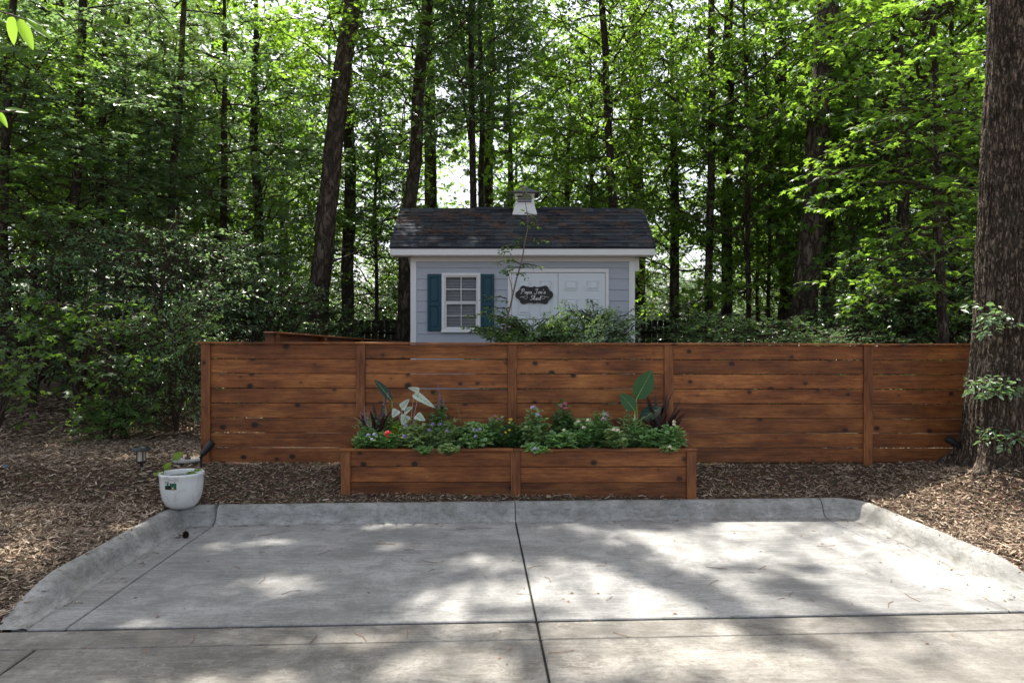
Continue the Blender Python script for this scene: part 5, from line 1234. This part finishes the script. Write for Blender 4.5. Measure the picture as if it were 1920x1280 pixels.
rr = rad[:, None] * (1 + .09 * (fbm(np.cos(A_) * 1.5 + 3, np.sin(A_) * 1.5 + Z_ * .8, 3) - .5) * 2) + disp * np.clip(1.4 - Z_ / 9, .5, 1.)
rr = rr + .20 * np.exp(-np.maximum(Z_ - .42, 0) / .16) * np.maximum(0, np.sin(A_ * 3.5 + .3 + .4 * np.sin(A_ * 2))) ** 3
V = np.stack([cxx[:, None] - base[0] + rr * np.cos(A_), rr * np.sin(A_), Z_ - .3], -1)
i = np.arange(rings - 1)[:, None] * sides; j = np.arange(sides)[None]; j2 = (j + 1) % sides
MB().add(V, np.stack([i + j, i + j2, i + sides + j2, i + sides + j], -1).reshape(-1, 4)).build('trunk', M['bark_oak'], big, True)
a = MB(); b = MB(); g = np.random.default_rng(14)
for q in range(34):
    zz = g.uniform(5.3, 8.8); az = R(g.uniform(120, 260) if q % 3 else g.uniform(0, 360)); p0 = np.array([cxx[np.searchsorted(z, min(zz, 9.4)) - 1] - base[0], 0, zz - .3]); PRUNE_ORG[0] = np.array([base[0], base[1], .3])
    limb_foliage(a, b, p0, az, g.uniform(1.4, 3.6), g.uniform(0, .3), STAR, .13, .035, 1.0, .16, .09, .5, .35, g, lambda p: keep_leaf(p) & (rng.random(len(p)) < .75))
a.build('crown', M['leaf_bright'], big); b.build('branches', M['bark'], big)
# small shoots on the trunk
for (px, py, n_l, L) in ((1895, 590, 6, .42), (1900, 725, 10, .40), (1915, 822, 5, .42)):
    a = MB(); b = MB(); p0 = P(px, py, ct - .27) - np.array([base[0], base[1], .3])
    for q in range(n_l): limb_foliage(a, b, p0 + g.normal(0, .03, 3) * [1, .3, 1], R(g.uniform(165, 215)), L * g.uniform(.5, 1.1), g.uniform(-.1, .35), OVAL, .06, .005, .17, .06, .03, .2, .5, g)
    so_ = a.build('leafy_shoot', M['leaf_cool'], big); b.build('stems', M['twig'], so_)
# maple with low hanging sprays between pine and foreground tree
d = 9.6; x0 = (1760 - 960) * d / F; mp_ = empty('maple', (x0, d, zg(x0, d)), 'maple with bright star-shaped leaves hanging left of the foreground tree', 'tree')
trunk_mesh(None, [(0, 0, -.2), (.05, .1, 3), (-.1, .1, 7)], [.07, .055, .02], 'bark', mp_, sides=10, seed=99)
a = MB(); b = MB()
for q in range(46):
    zz = 2.0 + 4.6 * (q / 46) ; limb_foliage(a, b, np.array([0, .1, zz - .5]), R(g.uniform(110, 290)) if q % 4 else R(g.uniform(-60, 60)), g.uniform(.8, 1.5) + (.5 if zz > 3 else 0), .2, STAR, .115, .02, .8, .13, .075, .4, .3, g)
a.build('crown', M['leaf_bright'], mp_); b.build('branches', M['twig'], mp_)
# leafy sprigs reaching in at the top left, close to the camera
for (px, py, d, pts_, lb) in ((-60, 20, 2.2, [(-60, 10), (0, 22), (50, 38)], 'sunlit sprig of large bright green leaves at the top left corner, close by'), (-60, 215, 2.4, [(-60, 205), (-10, 210), (30, 208)], 'lower sprig of large leaves entering at the left edge, close by')):
    o0 = P(-220, py - 30, d); sgp = empty('leafy_sprig', o0, lb, 'branch'); b = MB(); P0 = [P(*(q), d) - o0 for q in [(-220, py - 30)] + pts_]; b.tube(smooth(P0), .003, 5); b.build('twig', M['twig'], sgp); a = MB()
    if py < 100: L_ = ((22, 30, 26, 85, .8), (35, 35, 62, 95, 1), (45, 36, 95, 74, 1), (10, 22, -10, 60, 1), (50, 34, 80, 50, 1))
    else: L_ = ((-5, 208, 14, 240, 1), (10, 205, 55, 212, 1), (-30, 205, -20, 240, 1))
    for x1_, y1_, x2_, y2_, s in L_:
        v, f, c = flat_leaf(P(x1_, y1_, d) - o0, P(x2_, y2_, d + .03) - o0, np.linalg.norm(P(x1_, y1_, d) - P(x2_, y2_, d)) * .33, np.array([.3, -.8, .8]), fold=.3, power=.7); a.add(v, f)
    a.build('leaves', M['leaf_bright'], sgp, True)
